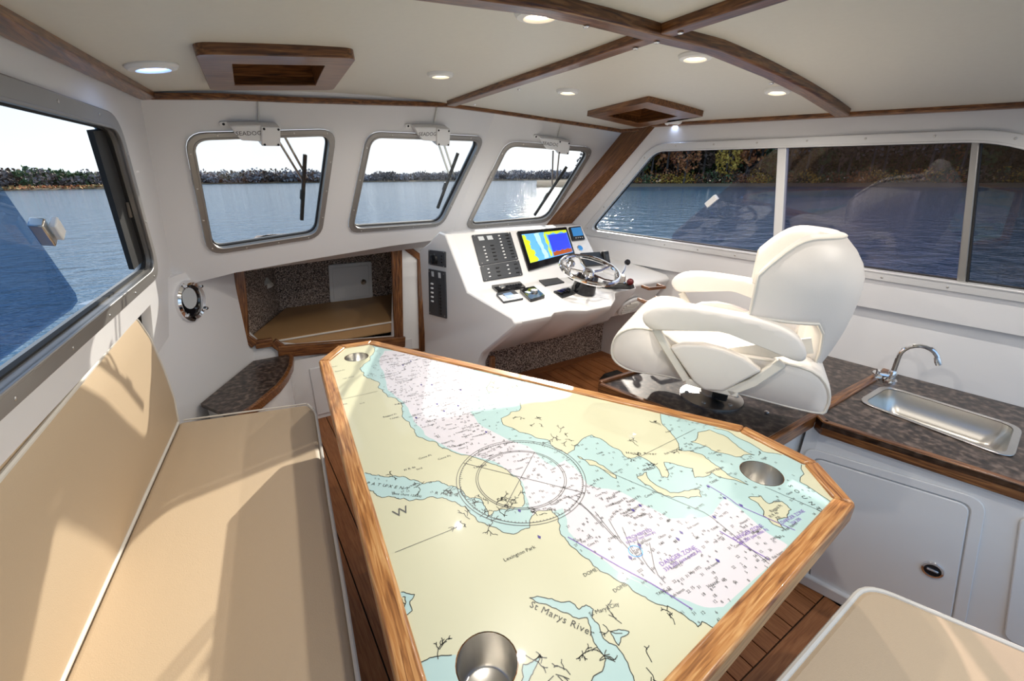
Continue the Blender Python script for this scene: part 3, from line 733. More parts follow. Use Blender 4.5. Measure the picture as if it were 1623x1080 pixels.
# ------------------------------------------------------------------ seat plinth
PZ = .72
pf = [V((1.235, 1.185, PZ)), V((2.30, 1.155, PZ)), V((2.36, .60, PZ)), V((1.37, .585, PZ))]
pf[1].x = low_r(1.155).x - .005; pf[2].x = low_r(.6).x - .005
pt = thing('chair_plinth', V((1.8, .88, HZ)), 'raised box with dark laminate top and oak edging under the helm chair', 'plinth')
MB().prism(pf, (0, 0, -.02)).build('worktop', 'laminate', pt)
MB().prism([V((p.x * .985 + .026, p.y * .97 + .026, HZ)) for p in pf], (0, 0, PZ - HZ - .021)).build('box', 'gelcoat', pt)
Zv = V((0, 0, 1))
def fiddle(a, b_, parent, w_=.024, h0=-.045, h1=.010, name='oak_edge', kind='oak'):
    a, b_ = V(a), V(b_); d = (b_ - a).normalized(); s_ = d.cross(Zv).normalized() * w_
    return MB().prism([a + Zv * h0, b_ + Zv * h0, b_ + s_ + Zv * h0, a + s_ + Zv * h0], Zv * (h1 - h0)).build(name, wood(kind, d), parent, bevel=.005)
fiddle(pf[1], pf[0], pt); fiddle(pf[0], pf[3], pt); fiddle(pf[3], pf[2], pt)
for px in [(1074, 587), (1215, 654)]: screw_at(pt, atz(*px, PZ + .001), Zv, .009, 'chrome', 'deck_screw')

# ------------------------------------------------------------------ galley
GZ = .72
g0, g1 = V((1.735, .578, GZ)), V((1.700, .535, GZ)); gd = (V((1.83, 0, GZ)) - g1).normalized(); g2 = g1 + gd * 1.5
gw1, gw0 = V((low_r(g2.y).x - .004, g2.y, GZ)), V((low_r(.578).x - .004, .578, GZ))
skp = [(1359, 638), (1384, 617), (1409, 615), (1609, 676), (1620, 686), (1614, 719), (1600, 729), (1364, 642)]
sk = [atz(*p, GZ) for p in skp]
sk4 = [atz(1357, 637, GZ), atz(1400, 611, GZ), atz(1622, 679, GZ), atz(1606, 731, GZ)]
gt = thing('galley_worktop', V((2.05, .0, GZ - .03)), 'dark laminate galley worktop with oak front edge around the sink', 'worktop')
hole = shrink(rounded(sk4, .06), .95)
MB().holed([g0, g1, g2, gw1, gw0], [hole], V((0, 0, -.02))).build('laminate_top', 'laminate', gt)
fiddle(g1, g0, gt, .028, -.05, .004); fiddle(g2, g1, gt, .028, -.05, .004); fiddle(gw0, g0, gt, .03, -.03, .012)
sn = thing('sink', sum(sk4, V((0, 0, 0))) / 4 - Zv * .11, 'oblong stainless steel galley sink with rounded corners', 'sink')
ro, ri = rounded(sk4, .06), shrink(rounded(sk4, .055), .9)
MB().holed([p + Zv * .001 for p in ro], [[p + Zv * .001 for p in ri]], Zv * .004).build('rim', 'steel', sn, bevel=.002)
mbk = MB(); lv = [ri, [p - Zv * .02 for p in ri], [p - Zv * .085 for p in shrink(ri, .9)], [p - Zv * .10 for p in shrink(ri, .78)]]
for a, b_ in zip(lv, lv[1:]):
    k = len(a); mbk.add(list(a) + list(b_), [(i, (i + 1) % k, (i + 1) % k + k, i + k) for i in range(k)])
mbk.add(lv[-1], [tuple(range(len(ri)))])
mbk.build('basin', 'brushed_steel', sn, smooth=60, weld=True)
# faucet
fp = atz(1410, 606, GZ); fd = V((.30, -.95, 0)).normalized()
fc = thing('faucet', fp, 'chrome gooseneck faucet beside the sink', 'faucet')
MB().lathe(fp, Zv, [(.026, 0), (.024, .012), (.016, .02), (.015, .05), (.013, .055)], 20).build('base', 'chrome', fc)
arc = [fp + Zv * .05, fp + Zv * .11]
for k in range(11):
    q = math.pi * (1 - k / 10 * .92); arc.append(fp + Zv * (.125 + .06 * math.sin(q)) + fd * (.06 + .06 * math.cos(q)))
MB().tube(arc, .0095, 10).build('spout', 'chrome', fc)
MB().lathe(arc[-1], (arc[-1] - arc[-2]), [(.0115, -.01), (.0125, .012), (.011, .022)], 14).build('aerator', 'chrome', fc)
hl = fp + Zv * .028; hdv = V((-.6, .8, 0)).normalized()
MB().tube([hl, hl + hdv * .05], .009, 8).build('handle_stem', 'chrome', fc)
for q in range(4):
    a = q * math.pi / 2; cc = hl + hdv * .052; s1 = hdv.cross(Zv)
    MB().tube([cc, cc + (s1 * math.cos(a) + Zv * math.sin(a)) * .026], [.007, .010], 8).build('handle_lever', 'chrome', fc)
# galley cabinet
gn = gd.cross(Zv).normalized(); gn = gn if gn.x < 0 else -gn
gb = g1 - gn * .025
gc = thing('galley_cabinet', V((2.0, .0, 0)), 'white galley cabinet with flush doors below the sink', 'cabinet')
ca, cb_ = V((gb.x, gb.y, 0)), V((gb.x, gb.y, 0)) + gd * 1.5
yb_ = cb_.y
sec = [V((ca.x, .585, 0)), ca, cb_, V((low_r(yb_).x - .01, yb_, 0)), V((low_r(.58).x - .01, .585, 0))]
MB().prism(sec, (0, 0, .54)).build('body', 'gelcoat', gc)
# upper body stops below the basin; a front rail carries the worktop
MB().prism([ca + Zv * .54, cb_ + Zv * .54, cb_ + Zv * .54 - gn * .05, ca + Zv * .54 - gn * .05], Zv * .158).build('front_rail', 'gelcoat', gc)
MB().prism([ca + Zv * .54 - gn * .05, ca + Zv * .54, V((ca.x, .585, .54)), V((ca.x + .5, .585, .54)), V((ca.x + .5, .555, .54))], Zv * .158).build('end_rail', 'gelcoat', gc)
def gp(x, y, d=0): return atp(x, y, gb + gn * d, gn)
door = [gp(1292, 725), gp(1537, 800), gp(1506, 985), gp(1284, 925)]
surr = offset(door, .035, gn)
MB().holed(offn(rounded(surr, .05), gn, .0005), [offn(rounded(offset(door, .004, gn), .03), gn, .0005)], gn * .008).build('door_surround', 'gelcoat', gc, bevel=.003)
dv = MB().prism(offn(rounded(door, .028), gn, .0005), gn * .010).build('door', 'gelcoat', gc, bevel=.003)
lc = gp(1478, 903, .011)
mb = MB(); ring(mb, lc, gn, [(.030, 0), (.028, .006), (.022, .007), (.021, 0)], 28); mb.build('latch_bezel', 'chrome', dv)
MB().lathe(lc, gn, [(.022, 0), (.021, .003)], 24).build('latch_cup', 'black_gloss', dv)
MB().box(lc + gn * .005, (.03, .008, .006), (gd, Zv, gn)).build('latch_ring', 'chrome', dv, bevel=.002)
door2 = [gp(1617, 815), gp(1800, 880), gp(1770, 1080), gp(1590, 1010)]
MB().prism(offn(rounded(door2, .03), gn, .0005), gn * .010).build('door', 'gelcoat', gc, bevel=.003)
MB().prism([ca + gn * .001, cb_ + gn * .001, cb_ + gn * .03, ca + gn * .03], Zv * .05).build('toe_rail', 'gelcoat', gc, bevel=.006)

# near seat, aft of the table
nz = .50
nc = atz(1372, 925, nz); nd1 = (atz(1238, 1080, nz) - nc).normalized(); nd2 = (atz(1623, 1030, nz) - nc).normalized()
npoly = rounded([nc, nc + nd1 * .62, nc + nd1 * .62 + nd2 * .75, nc + nd2 * .75], .06)
ns = thing('seat_cushion', sum(npoly, V((0, 0, 0))) / len(npoly) - Zv * .11, 'square tan vinyl seat cushion with thick white piping by the galley cabinet', 'cushion')
MB().prism([p - Zv * .11 for p in npoly], Zv * .11).build('pad', 'tan_vinyl', ns, bevel=.016, seg=3)
MB().tube([p - Zv * .004 for p in npoly], .008, 8, True).build('piping', 'white_piping', ns)
nb = thing('storage_bench', V((ns.location.x, ns.location.y, 0)), 'white box under the square tan seat cushion', 'bench')
MB().prism([V((p.x, p.y, 0)) for p in shrink(npoly, .93)], Zv * (nz - .111)).build('box', 'gelcoat', nb)

# ------------------------------------------------------------------ helm console
PUa, PUb = V((1.0, 2.19, 1.24)), V((1.0, 1.95, .98))
PN = V((1, 0, 0)).cross(PUa - PUb).normalized(); PN = PN if PN.y < 0 else -PN
PDa, PDb = V((1.0, 1.95, .98)), V((1.0, 1.50, .955))
DN = V((1, 0, 0)).cross(PDa - PDb).normalized(); DN = DN if DN.z > 0 else -DN
def pu(x, y): return atp(x, y, PUa, PN)
def pd(x, y): return atp(x, y, PDa, DN)
xr = pu(920, 356).x
hc = thing('helm_console', V((1.6, 2.0, 0)), 'white moulded helm console with sloping instrument panel and overhanging dash', 'console')
cols = [(1.04, 0), (1.20, 0), (1.245, .035), (1.32, .03), (1.40, -.02), (1.56, -.02), (1.66, .05), (1.76, .15), (1.95, .17), (xr, .18)]
secs = []
for X_, dy in cols:
    sec = [(2.58, .64), (2.58, 1.10), (2.42, 1.165), (2.27, 1.245), (2.19, 1.24), (1.95, .98), (1.53 + dy, .958), (1.505 + dy, .94), (1.515 + dy, .915), (1.80 + dy * .4, .69), (1.86 + dy * .3, .66), (2.19, .655)]
    secs.append([V((X_, a, b_)) for a, b_ in sec])
MB().loft(secs).build('dash_moulding', 'gelcoat', hc, bevel=.014, seg=3, smooth=45)
wx = onR(1.9, 1.0).x + .02
secs = []
for X_ in (xr + .001, wx):
    sec = [(2.58, .70), (2.58, 1.03), (1.98, 1.0), (1.72, .975), (1.69, .95), (1.88, .70)]
    secs.append([V((X_, a, b_)) for a, b_ in sec])
MB().loft(secs).build('side_deck', 'gelcoat', hc, bevel=.012, seg=3)
MB().prism([V((1.0, a, b_)) for a, b_ in [(1.86, 0), (2.58, 0), (2.58, 1.10), (2.42, 1.165), (2.27, 1.245), (2.19, 1.24), (1.95, .98), (1.53, .958), (1.505, .94), (1.515, .915), (1.80, .69), (1.845, .62)]], (.05, 0, 0)).build('side_panel', 'gelcoat', hc, bevel=.008)
strip(V((1.068, 1.83, HZ)), V((1.068, 1.83, .655)), .03, .025, V((0, -1, 0)), 'oak_post', hc)
MB().prism([V((1.055, 1.86, HZ)), V((1.055, 2.2, HZ)), V((1.055, 2.2, .65)), V((1.055, 1.86, .65))], (.015, 0, 0)).build('carpet_cheek', 'carpet', hc)

def plate(px, f, nrm, name, label, cat, t_=.008, mat='panel_grey', r=.004):
    q = [f(*p) for p in px]; c = sum(q, V((0, 0, 0))) / len(q)
    th = thing(name, c, label, cat)
    th = MB().prism(offn(rounded(q, r, 3), nrm, .0005), nrm * t_).build('faceplate', mat, th, bevel=.0015)
    def uv(u, v_, h=0): return q[0] * (1 - u) * (1 - v_) + q[1] * u * (1 - v_) + q[2] * u * v_ + q[3] * (1 - u) * v_ + nrm * (t_ + .0005 + h)
    ux = (q[1] - q[0]).normalized(); uy = nrm.cross(ux).normalized()
    return th, uv, ux, uy, nrm
def toggles(T, us, vs_, w_=.011, h=.006):
    th, uv, ux, uy, n_ = T; first = None
    for u in us:
        for v_ in vs_:
            MB().box(uv(u, v_, .003), (w_, h, .007), (ux, uy, n_)).build('toggle_switch', 'switch_white', th, bevel=.001)
def marks(T, u, vs_, w_=.02, h=.006, mat='black', name='breaker'):
    th, uv, ux, uy, n_ = T
    for v_ in vs_: MB().box(uv(u, v_, .002), (w_, h, .005), (ux, uy, n_)).build(name, mat, th, bevel=.0008)
def meter(T, u, v_, w_, h):
    th, uv, ux, uy, n_ = T; MB().box(uv(u, v_, .001), (w_, h, .003), (ux, uy, n_)).build('meter', 'meter_face', th)
def corner_screws(T):
    th, uv, ux, uy, n_ = T
    for u in (.06, .94):
        for v_ in (.05, .95): screw_at(th, uv(u, v_, .0005), n_, .003)
def frange(a, b_, n): return [a + (b_ - a) * i / (n - 1) for i in range(n)]
T = plate([(747, 374), (808, 369), (821, 412), (760, 422)], pu, PN, 'switch_panel', 'large grey breaker switch panel with two meters beside the chart display', 'switch panel')
meter(T, .2, .15, .034, .026); meter(T, .42, .15, .034, .026)
toggles(T, [.2], frange(.45, .9, 5)); marks(T, .42, frange(.42, .9, 5)); toggles(T, [.66], frange(.12, .9, 8)); marks(T, .88, frange(.12, .9, 8)); corner_screws(T)
T = plate([(760.5, 423.5), (821.5, 413.5), (828, 437), (766, 447)], pu, PN, 'switch_panel', 'small grey breaker switch panel directly below the large one', 'switch panel')
toggles(T, [.16], frange(.3, .8, 3)); marks(T, .4, frange(.3, .8, 3)); toggles(T, [.66], frange(.25, .8, 3)); marks(T, .88, frange(.25, .8, 3)); corner_screws(T)
LFN = V((-1, 0, 0))
def lf(x, y): return atx(x, y, 1.0)
T = plate([(681, 396), (707, 399), (707.5, 424), (681, 419)], lf, LFN, 'battery_switch', 'small square black rotary battery switch on the console side', 'switch')
th, uv, ux, uy, n_ = T
MB().lathe(uv(.45, .55), n_, [(.03, 0), (.028, .012), (.012, .014)], 20).build('dial', 'black', th); MB().box(uv(.45, .55, .02), (.012, .05, .018), (ux, uy, n_)).build('knob', 'black_gloss', th, bevel=.003)
marks(T, .82, frange(.3, .7, 3), .012, .006, 'black_gloss', 'indicator'); corner_screws(T)
T = plate([(681, 426), (707, 431), (709, 505), (682, 498)], lf, LFN, 'switch_panel', 'tall narrow grey switch panel on the console side', 'switch panel')
meter(T, .28, .09, .03, .03); meter(T, .7, .09, .03, .03); toggles(T, [.25], frange(.3, .68, 5), .028, .009); marks(T, .7, frange(.3, .92, 10), .028, .009); corner_screws(T)
# chart display
T = plate([(818, 369), (896, 362), (911, 409), (837, 431)], pu, PN, 'chart_display', 'large black chart display with yellow, blue and sonar picture', 'display', .014, 'black_gloss', .008)
th, uv, ux, uy, n_ = T
def scr(u0, u1, v0, v1, mat, name, h=.0006, pts=None):
    q = pts or [(u0, v0), (u1, v0), (u1, v1), (u0, v1)]
    return MB().prism([uv(a, b_, h) for a, b_ in q], n_ * .0004).build(name, mat, th, smooth=0)
sq = scr(.06, .965, .10, .84, 'screen_sea', 'screen')
rd = random.Random(4)
land = [(.06, .12)] + [(.07 + .15 * (.4 + .6 * k / 24) + rd.uniform(-.03, .03), .12 + .72 * k / 25) for k in range(26)] + [(.06, .84)]
scr(0, 0, 0, 0, 'screen_land', 'screen_land', .0012, land)
sho = [(.34, .10), (.42, .10)] + [(.38 + rd.uniform(-.02, .02) + .06 * k / 8, .12 + .70 * k / 8) for k in range(9)] + [(.29 + rd.uniform(-.02, .02) + .07 * k / 8, .12 + .70 * k / 8) for k in range(8, -1, -1)]
scr(0, 0, 0, 0, 'screen_shoal', 'screen_shallows', .0012, sho)
ln2 = [(.50, .10), (.965, .10), (.965, .17)] + [(.965 - .45 * k / 8, .17 + .035 * math.sin(k * 2.1)) for k in range(9)] + [(.53 + rd.uniform(-.015, .02), .2 + .6 * k / 6) for k in range(7)] + [(.495 + rd.uniform(-.03, .01), .8 - .6 * k / 6) for k in range(7)]
scr(0, 0, 0, 0, 'screen_land', 'screen_land', .0012, ln2)
scr(.555, .955, .20, .70, 'screen_sonar', 'sonar_window', .0018)
scr(0, 0, 0, 0, 'screen_bottom', 'sonar_bottom', .0022, [(.555, .82)] + [(.555 + .4 * k / 10, .70 + .02 * math.sin(k * 2.2)) for k in range(11)] + [(.955, .82)])
for dxy, tx in [((.30, .35), '15'), ((.33, .55), '22'), ((.45, .30), '3'), ((.44, .66), '8')]:
    v1, f1 = text_mesh(tx, .012, uv(*dxy, .002), ux, uy); MB().add(v1, f1).build('screen_figure', 'lettering', th, smooth=0, recalc=False)
T = plate([(900, 362), (918.5, 360), (926, 381), (906, 383)], pu, PN, 'depth_gauge', 'small square instrument with blue screen beside the chart display', 'gauge', .012, 'black_gloss', .006)
th, uv, ux, uy, n_ = T; MB().prism([uv(*p, .0006) for p in [(.14, .1), (.95, .1), (.95, .72), (.14, .72)]], n_ * .0004).build('screen', 'lcd_blue', th, smooth=0)
for k in range(4): MB().box(uv(.3 + .17 * k, .86, .001), (.005, .004, .003), (ux, uy, n_)).build('key', 'switch_white', th)
rp_ = pu(919, 394); rg = thing('round_gauge', rp_, 'small round blue dial below the square blue screen', 'gauge')
MB().lathe(rp_, PN, [(.022, 0), (.021, .006), (.018, .007)], 24).build('bezel', 'chrome', rg); MB().lathe(rp_, PN, [(.018, .0065), (.017, .0078)], 24).build('dial', 'lcd_blue', rg)
# lower dash instruments
T = plate([(779, 456), (822, 448), (833, 458), (789, 465)], pd, DN, 'stereo', 'flat black stereo with round dial on the dash', 'stereo', .012, 'black_gloss')
th, uv, ux, uy, n_ = T; mb = MB(); ring(mb, uv(.27, .5), n_, [(.018, 0), (.016, .005), (.012, .005), (.011, 0)], 24); mb.build('dial', 'brushed_steel', th)
for k in range(5): MB().box(uv(.5 + .1 * k, .5, .001), (.010, .012, .003), (ux, uy, n_)).build('key', 'panel_grey', th)
T = plate([(786, 469), (814, 463), (830, 476), (798, 482)], pd, DN, 'autopilot_display', 'grey square instrument with pale blue screen on the dash', 'gauge', .012, 'panel_grey', .008)
th, uv, ux, uy, n_ = T; MB().prism([uv(*p, .0006) for p in [(.28, .2), (.72, .2), (.72, .8), (.28, .8)]], n_ * .0005).build('screen', 'lcd_grey', th, smooth=0)
T = plate([(823, 463), (846, 458), (864, 473), (841, 480)], pd, DN, 'control_pad', 'black control pad with silver knob on the dash', 'control', .016, 'black_gloss', .01)
th, uv, ux, uy, n_ = T; MB().lathe(uv(.62, .5), n_, [(.02, 0), (.019, .010), (.012, .012)], 20).build('knob', 'steel', th); MB().box(uv(.25, .45, .001), (.02, .03, .003), (ux, uy, n_)).build('screen', 'lcd_grey', th)
T = plate([(847, 440), (873, 435), (895, 449), (864, 455)], pd, DN, 'blank_cover', 'plain flat black square cover on the dash', 'cover', .006, 'black', .006)
T = plate([(877, 464), (901, 458), (912, 467), (891, 474)], pd, DN, 'rocker_switches', 'black bank of rocker switches in front of the steering column', 'switch panel', .008, 'black')
th, uv, ux, uy, n_ = T
for k in range(4): MB().box(uv(.15 + .23 * k, .5, .006), (.014, .04, .012), (ux, uy, n_)).build('rocker', 'black_gloss', th, bevel=.003)
T = plate([(893, 434), (912, 430), (925, 440), (907, 445)], pd, DN, 'trim_tab_pad', 'small black control pad behind the steering column', 'control', .008, 'black')
T = plate([(917, 404), (948, 402), (957, 421), (926, 424)], pu, PN, 'radio', 'black radio low on the instrument panel behind the wheel', 'radio', .02, 'black', .005)
th, uv, ux, uy, n_ = T; MB().box(uv(.4, .5, .001), (.05, .02, .003), (ux, uy, n_)).build('screen', 'panel_grey', th)
mp_ = V((xr + .03, 2.03, 1.005)); mc = thing('radio_microphone', mp_, 'black handheld radio microphone hanging beside the wheel', 'microphone')
mt = aty(960, 409, 2.0)
mc.location = mt - V((0, 0, .05)); axm = (V((1, 0, 0)), V((0, .35, .94)), V((0, -.94, .35)))
MB().box(mt, (.048, .085, .03), axm).build('body', 'black', mc, bevel=.008, seg=3); MB().box(mt + axm[2] * .016, (.03, .04, .004), axm).build('grille', 'panel_grey', mc)
MB().tube([mt - axm[1] * .04, mt - axm[1] * .06 + V((.02, -.01, 0)), mt - axm[1] * .07 + V((-.02, -.01, 0))], .004, 6).build('cord', 'black_rubber', mc)

# steering wheel
sb = pd(923, 466); sa = V((0, -.30, .954)).normalized()
sw = thing('steering_wheel', sb, 'polished steel steering wheel on a black column at the helm', 'steering wheel')
MB().lathe(sb, sa, [(.064, -.01), (.062, .02), (.056, .10), (.050, .105)], 28).build('column', 'black_gloss', sw)
ring(MB(), sb, sa, [(.066, .0), (.0665, .022), (.062, .022), (.062, 0)], 28).build('column_band', 'steel', sw)
wc = sb + sa * .142; RWH = .150; B = sa.orthogonal().normalized(); D = sa.cross(B)
MB().tube([wc + (B * math.cos(2 * math.pi * k / 48) + D * math.sin(2 * math.pi * k / 48)) * RWH for k in range(48)], .0115, 10, True).build('rim', 'chrome', sw)
MB().lathe(sb + sa * .103, sa, [(.035, 0), (.036, .02), (.026, .035), (.012, .038)], 22).build('hub', 'chrome', sw)
for k in range(5):
    q = 2 * math.pi * k / 5 + .5; d = B * math.cos(q) + D * math.sin(q)
    MB().tube([sb + sa * .123 + d * .02, sb + sa * .126 + d * .09, wc + d * RWH], [.007, .006, .006], 8).build('spoke', 'chrome', sw)
q = 2.6; d = B * math.cos(q) + D * math.sin(q)
kp = aty(905, 412, wc.y); kd = min(range(48), key=lambda k: (wc + (B * math.cos(2 * math.pi * k / 48) + D * math.sin(2 * math.pi * k / 48)) * RWH - kp).length)
q = 2 * math.pi * kd / 48; kp = wc + (B * math.cos(q) + D * math.sin(q)) * (RWH - .02)
MB().lathe(kp, sa, [(.012, 0), (.010, .02), (.021, .03), (.023, .045), (.016, .055)], 16).build('spinner_knob', 'chrome', sw)

# engine controls
tb = pd(981, 456); tc_ = thing('engine_control', tb, 'twin lever engine control with black and red knobs on the dash', 'engine control')
txd = V((.75, -.66, 0)).normalized(); tyd = V((.66, .75, 0)).normalized()
MB().loft([[tb + txd * a + tyd * b_ for a, b_ in [(-.10, -.035), (.06, -.04), (.09, 0), (.06, .04), (-.10, .035)]], [tb + Zv * .03 + (txd * a + tyd * b_) for a, b_ in [(-.09, -.025), (.05, -.03), (.075, 0), (.05, .03), (-.09, .025)]]]).build('base', 'black', tc_, bevel=.008, seg=3)
MB().box(tb + Zv * .05, (.06, .05, .05), (txd, tyd, Zv)).build('housing', 'steel', tc_, bevel=.008)
k1 = aty(994.5, 416, tb.y + .02); k2 = aty(999, 447, tb.y - .07)
MB().tube([tb + Zv * .06, tb * .4 + k1 * .6 + Zv * .01, k1], .005, 8).build('lever', 'chrome', tc_)
MB().tube([tb + Zv * .055, tb * .5 + k2 * .5 + Zv * .01, k2], .005, 8).build('lever', 'chrome', tc_)
def ball(c, r_): return MB().lathe(c, Zv, [(r_ * math.sin(a), -r_ * math.cos(a)) for a in frange(.15, 2.99, 9)], 16)
ball(k1, .017).build('knob', 'black_gloss', tc_); ball(k2, .019).build('knob', 'red_knob', tc_)
# wooden cup rests on the side deck
for px, lab in [((1035, 457), 'small oak bracket lying on the dash beside the engine control'), ((1031, 478), 'small oak bracket at the dash edge above the vent')]:
    p = atz(*px, .985); h_ = thing('oak_bracket', p, lab, 'bracket')
    u, v_ = V((.98, -.2, 0)), V((.2, .98, 0))
    MB().box(p + Zv * .008 - v_ * .03, (.11, .014, .016), (u, v_, Zv)).build('rail', wood('oak', u), h_, bevel=.003)
    for s_ in (-1, 1): MB().box(p + Zv * .008 + u * .05 * s_, (.014, .06, .016), (u, v_, Zv)).build('arm', wood('oak', v_), h_, bevel=.003)
sm_ = atz(949, 458, .97); screw_at(hc, pd(949, 457) + DN * .001, DN, .011, 'steel', 'key_switch')
# louvred vent on the dash front
va = V((0, 1.69, .95)); vb = V((0, 1.88, .70)); vn = V((1, 0, 0)).cross(va - vb).normalized(); vn = vn if vn.y < 0 else -vn
def vf(x, y): return atp(x, y, va + V((0, 0, 0)) + vn * .012, vn)
vc = vf(997, 486); ve = thing('air_vent', vc - V((0, 0, .08)), 'round white louvred vent in the dash front beside the helm chair', 'vent')
MB().lathe(vc, vn, [(.082, -.006), (.080, .006), (.070, .009)], 30).build('bezel', 'white_plastic', ve)
vu = V((1, 0, 0)); vv = vn.cross(vu)
for k in range(6):
    y_ = -.05 + .02 * k; L_ = 2 * math.sqrt(max(.0005, .062 ** 2 - y_ ** 2)); MB().box(vc + vv * y_ + vn * .011, (L_, .009, .008), (vu, (vv + vn * .6).normalized(), (vn - vv * .6).normalized())).build('louvre', 'white_piping', ve)

# ------------------------------------------------------------------ wiper motors and wipers
def wiper(mpx, f, nrm, arms, blade, wire, label1, label2):
    q = [f(*p) for p in mpx]; c = sum(q, V((0, 0, 0))) / len(q); ux = (q[1] - q[0]).normalized(); uy = nrm.cross(ux).normalized(); W = (q[1] - q[0]).length; Hh = (q[3] - q[0]).length
    t_ = thing('wiper_motor', V((c.x, c.y, min(p.z for p in q))), label1, 'wiper motor', None)
    def g(u, v_): return q[0] * (1 - u) * (1 - v_) + q[1] * u * (1 - v_) + q[2] * u * v_ + q[3] * (1 - u) * v_
    MB().prism(offn([g(0, .0), g(.62, 0), g(.62, .86), g(.22, .82), g(.1, .45)], nrm, .002), nrm * .045).build('housing', 'white_plastic', t_, bevel=.006, seg=3)
    MB().prism(offn([g(.6, .02), g(1, .08), g(1, 1.05), g(.6, 1.05)], nrm, .002), nrm * .055).build('gear_cover', 'white_plastic', t_, bevel=.005, seg=3)
    MB().prism(offn(rounded([g(-.13, .0), g(.02, .0), g(.02, .25), g(-.13, .25)], .008), nrm, .002), nrm * .006).build('mounting_tab', 'white_plastic', t_)
    for u, v_, h in [(.65, .14, .057), (.95, .18, .057), (.66, .96, .057), (.95, .96, .057), (-.06, .12, .008)]: screw_at(t_, g(u, v_) + nrm * (h + .0005), nrm, .005, 'black_rubber')
    v1, f1 = text_mesh('SEADOG', Hh * .34, g(.36, .42) + nrm * .0478, ux, uy); MB().add(v1, f1).build('lettering', 'lettering', t_, smooth=0, recalc=False)
    wp = [f(*p) + nrm * .008 for p in wire]; MB().tube(wp, .0045, 6).build('cable', 'cable_white', t_)
    d = -nrm * .055
    a0 = f(*arms[0][0]) + d
    wt = thing('windshield_wiper', f(*blade[1]) + d, label2, 'wiper')
    for a, b_ in arms: MB().tube([f(*a) + d, f(*b_) + d], .0055, 6).build('arm', 'brushed_steel', wt)
    p0, p1 = f(*blade[0]) + d * .85, f(*blade[1]) + d * .85; dd_ = (p1 - p0).normalized()
    MB().box((p0 + p1) / 2, ((p1 - p0).length, .016, .014), (dd_, dd_.cross(nrm).normalized(), nrm)).build('blade', 'black_rubber', wt, bevel=.002)
    MB().box((p0 * .4 + p1 * .6) - nrm * .006, (.05, .022, .016), (dd_, dd_.cross(nrm).normalized(), nrm)).build('blade_clip', 'black', wt, bevel=.003)
wiper([(358, 192), (437, 191), (437, 222), (360, 221)], wl, WN, [((440, 217), (486, 293)), ((455, 218), (494, 290))], ((490, 252), (484, 356)), [(409, 158), (409, 190)],
      'white wiper motor over the windshield light nearest the bench', 'black blade wiper outside the windshield light nearest the bench')
wiper([(649, 196), (705, 196), (704, 224), (651, 221)], wl, WN, [((700, 224), (722, 290)), ((708, 222), (728, 286))], ((733, 248), (700, 336)), [(692, 168), (687, 194)],
      'white wiper motor over the middle windshield light', 'black blade wiper outside the middle windshield light')
wiper([(852, 214), (900, 220), (897, 240), (853, 236)], wr, WN2, [((881, 242), (879, 298)), ((891, 242), (886, 292))], ((902, 268), (850, 346)), [(890, 196), (884, 216)],
      'white wiper motor beside the wooden corner post', 'black blade wiper outside the light beside the corner post')

# ------------------------------------------------------------------ helm chair
CB = V((1.53, .87, PZ)); CT = math.radians(29)
cxv, cyv = V((math.cos(CT), math.sin(CT), 0)), V((-math.sin(CT), math.cos(CT), 0))
ch = thing('helm_chair', CB, 'cream vinyl helm chair with wraparound back and padded arms on a steel pedestal', 'chair')
def lc_(x, y, z): return CB + cxv * x + cyv * y + Zv * (z - PZ)
MB().lathe(CB, Zv, [(.118, 0), (.118, .006), (.10, .012), (.05, .016), (.045, .02)], 36).build('base_plate', 'steel', ch)
MB().lathe(CB, Zv, [(.042, .01), (.042, .09), (.055, .095), (.055, .13)], 24).build('pedestal', 'steel', ch)
MB().box(lc_(-.055, -.03, PZ + .05), (.03, .055, .055), (cxv, cyv, Zv)).build('swivel_lock', 'black', ch, bevel=.008)
for k in range(6): screw_at(ch, CB + V((math.cos(k * 1.047 + .3), math.sin(k * 1.047 + .3), 0)) * .095 + Zv * .013, Zv, .008, 'steel', 'bolt')
MB().box(lc_(0, -.02, .855), (.34, .40, .02), (cxv, cyv, Zv)).build('seat_pan', 'cream_metal', ch, bevel=.004)
# seat cushion: side profile swept across the width
def smooth2(P, n=4):
    out = []; k = len(P)
    for i in range(k):
        p0, p1, p2, p3 = [V((*P[(i + j) % k], 0)) for j in (-1, 0, 1, 2)]
        for j in range(n):
            u = j / n; q = .5 * ((2 * p1) + (p2 - p0) * u + (2 * p0 - 5 * p1 + 4 * p2 - p3) * u * u + (3 * p1 - p0 - 3 * p2 + p3) * u ** 3); out.append((q.x, q.y))
    return out
prof = smooth2([(-.335, .88), (-.325, .945), (-.27, .995), (-.15, 1.005), (.0, 1.0), (.12, 1.005), (.20, 1.04), (.29, 1.04), (.35, 1.0), (.365, .94), (.345, .895), (.28, .872), (.16, .880), (-.05, .872), (-.30, .858)], 3)
secs = []
for x, k in [(-.252, .93), (-.248, .97), (-.235, .992), (-.20, 1), (0, 1.0), (.20, 1), (.235, .992), (.248, .97), (.252, .93)]:
    secs.append([lc_(x, .015 + (a - .015) * k, .945 + (b_ - .945) * k) for a, b_ in prof])
MB().loft(secs).build('seat_cushion', 'cream_vinyl', ch, smooth=60)
for s_ in (-1, 1):
    MB().tube([lc_(.248 * s_, .015 + (a - .015) * .975, .945 + (b_ - .945) * .975) for a, b_ in prof], .0045, 6, True).build('seat_piping', 'white_piping', ch)
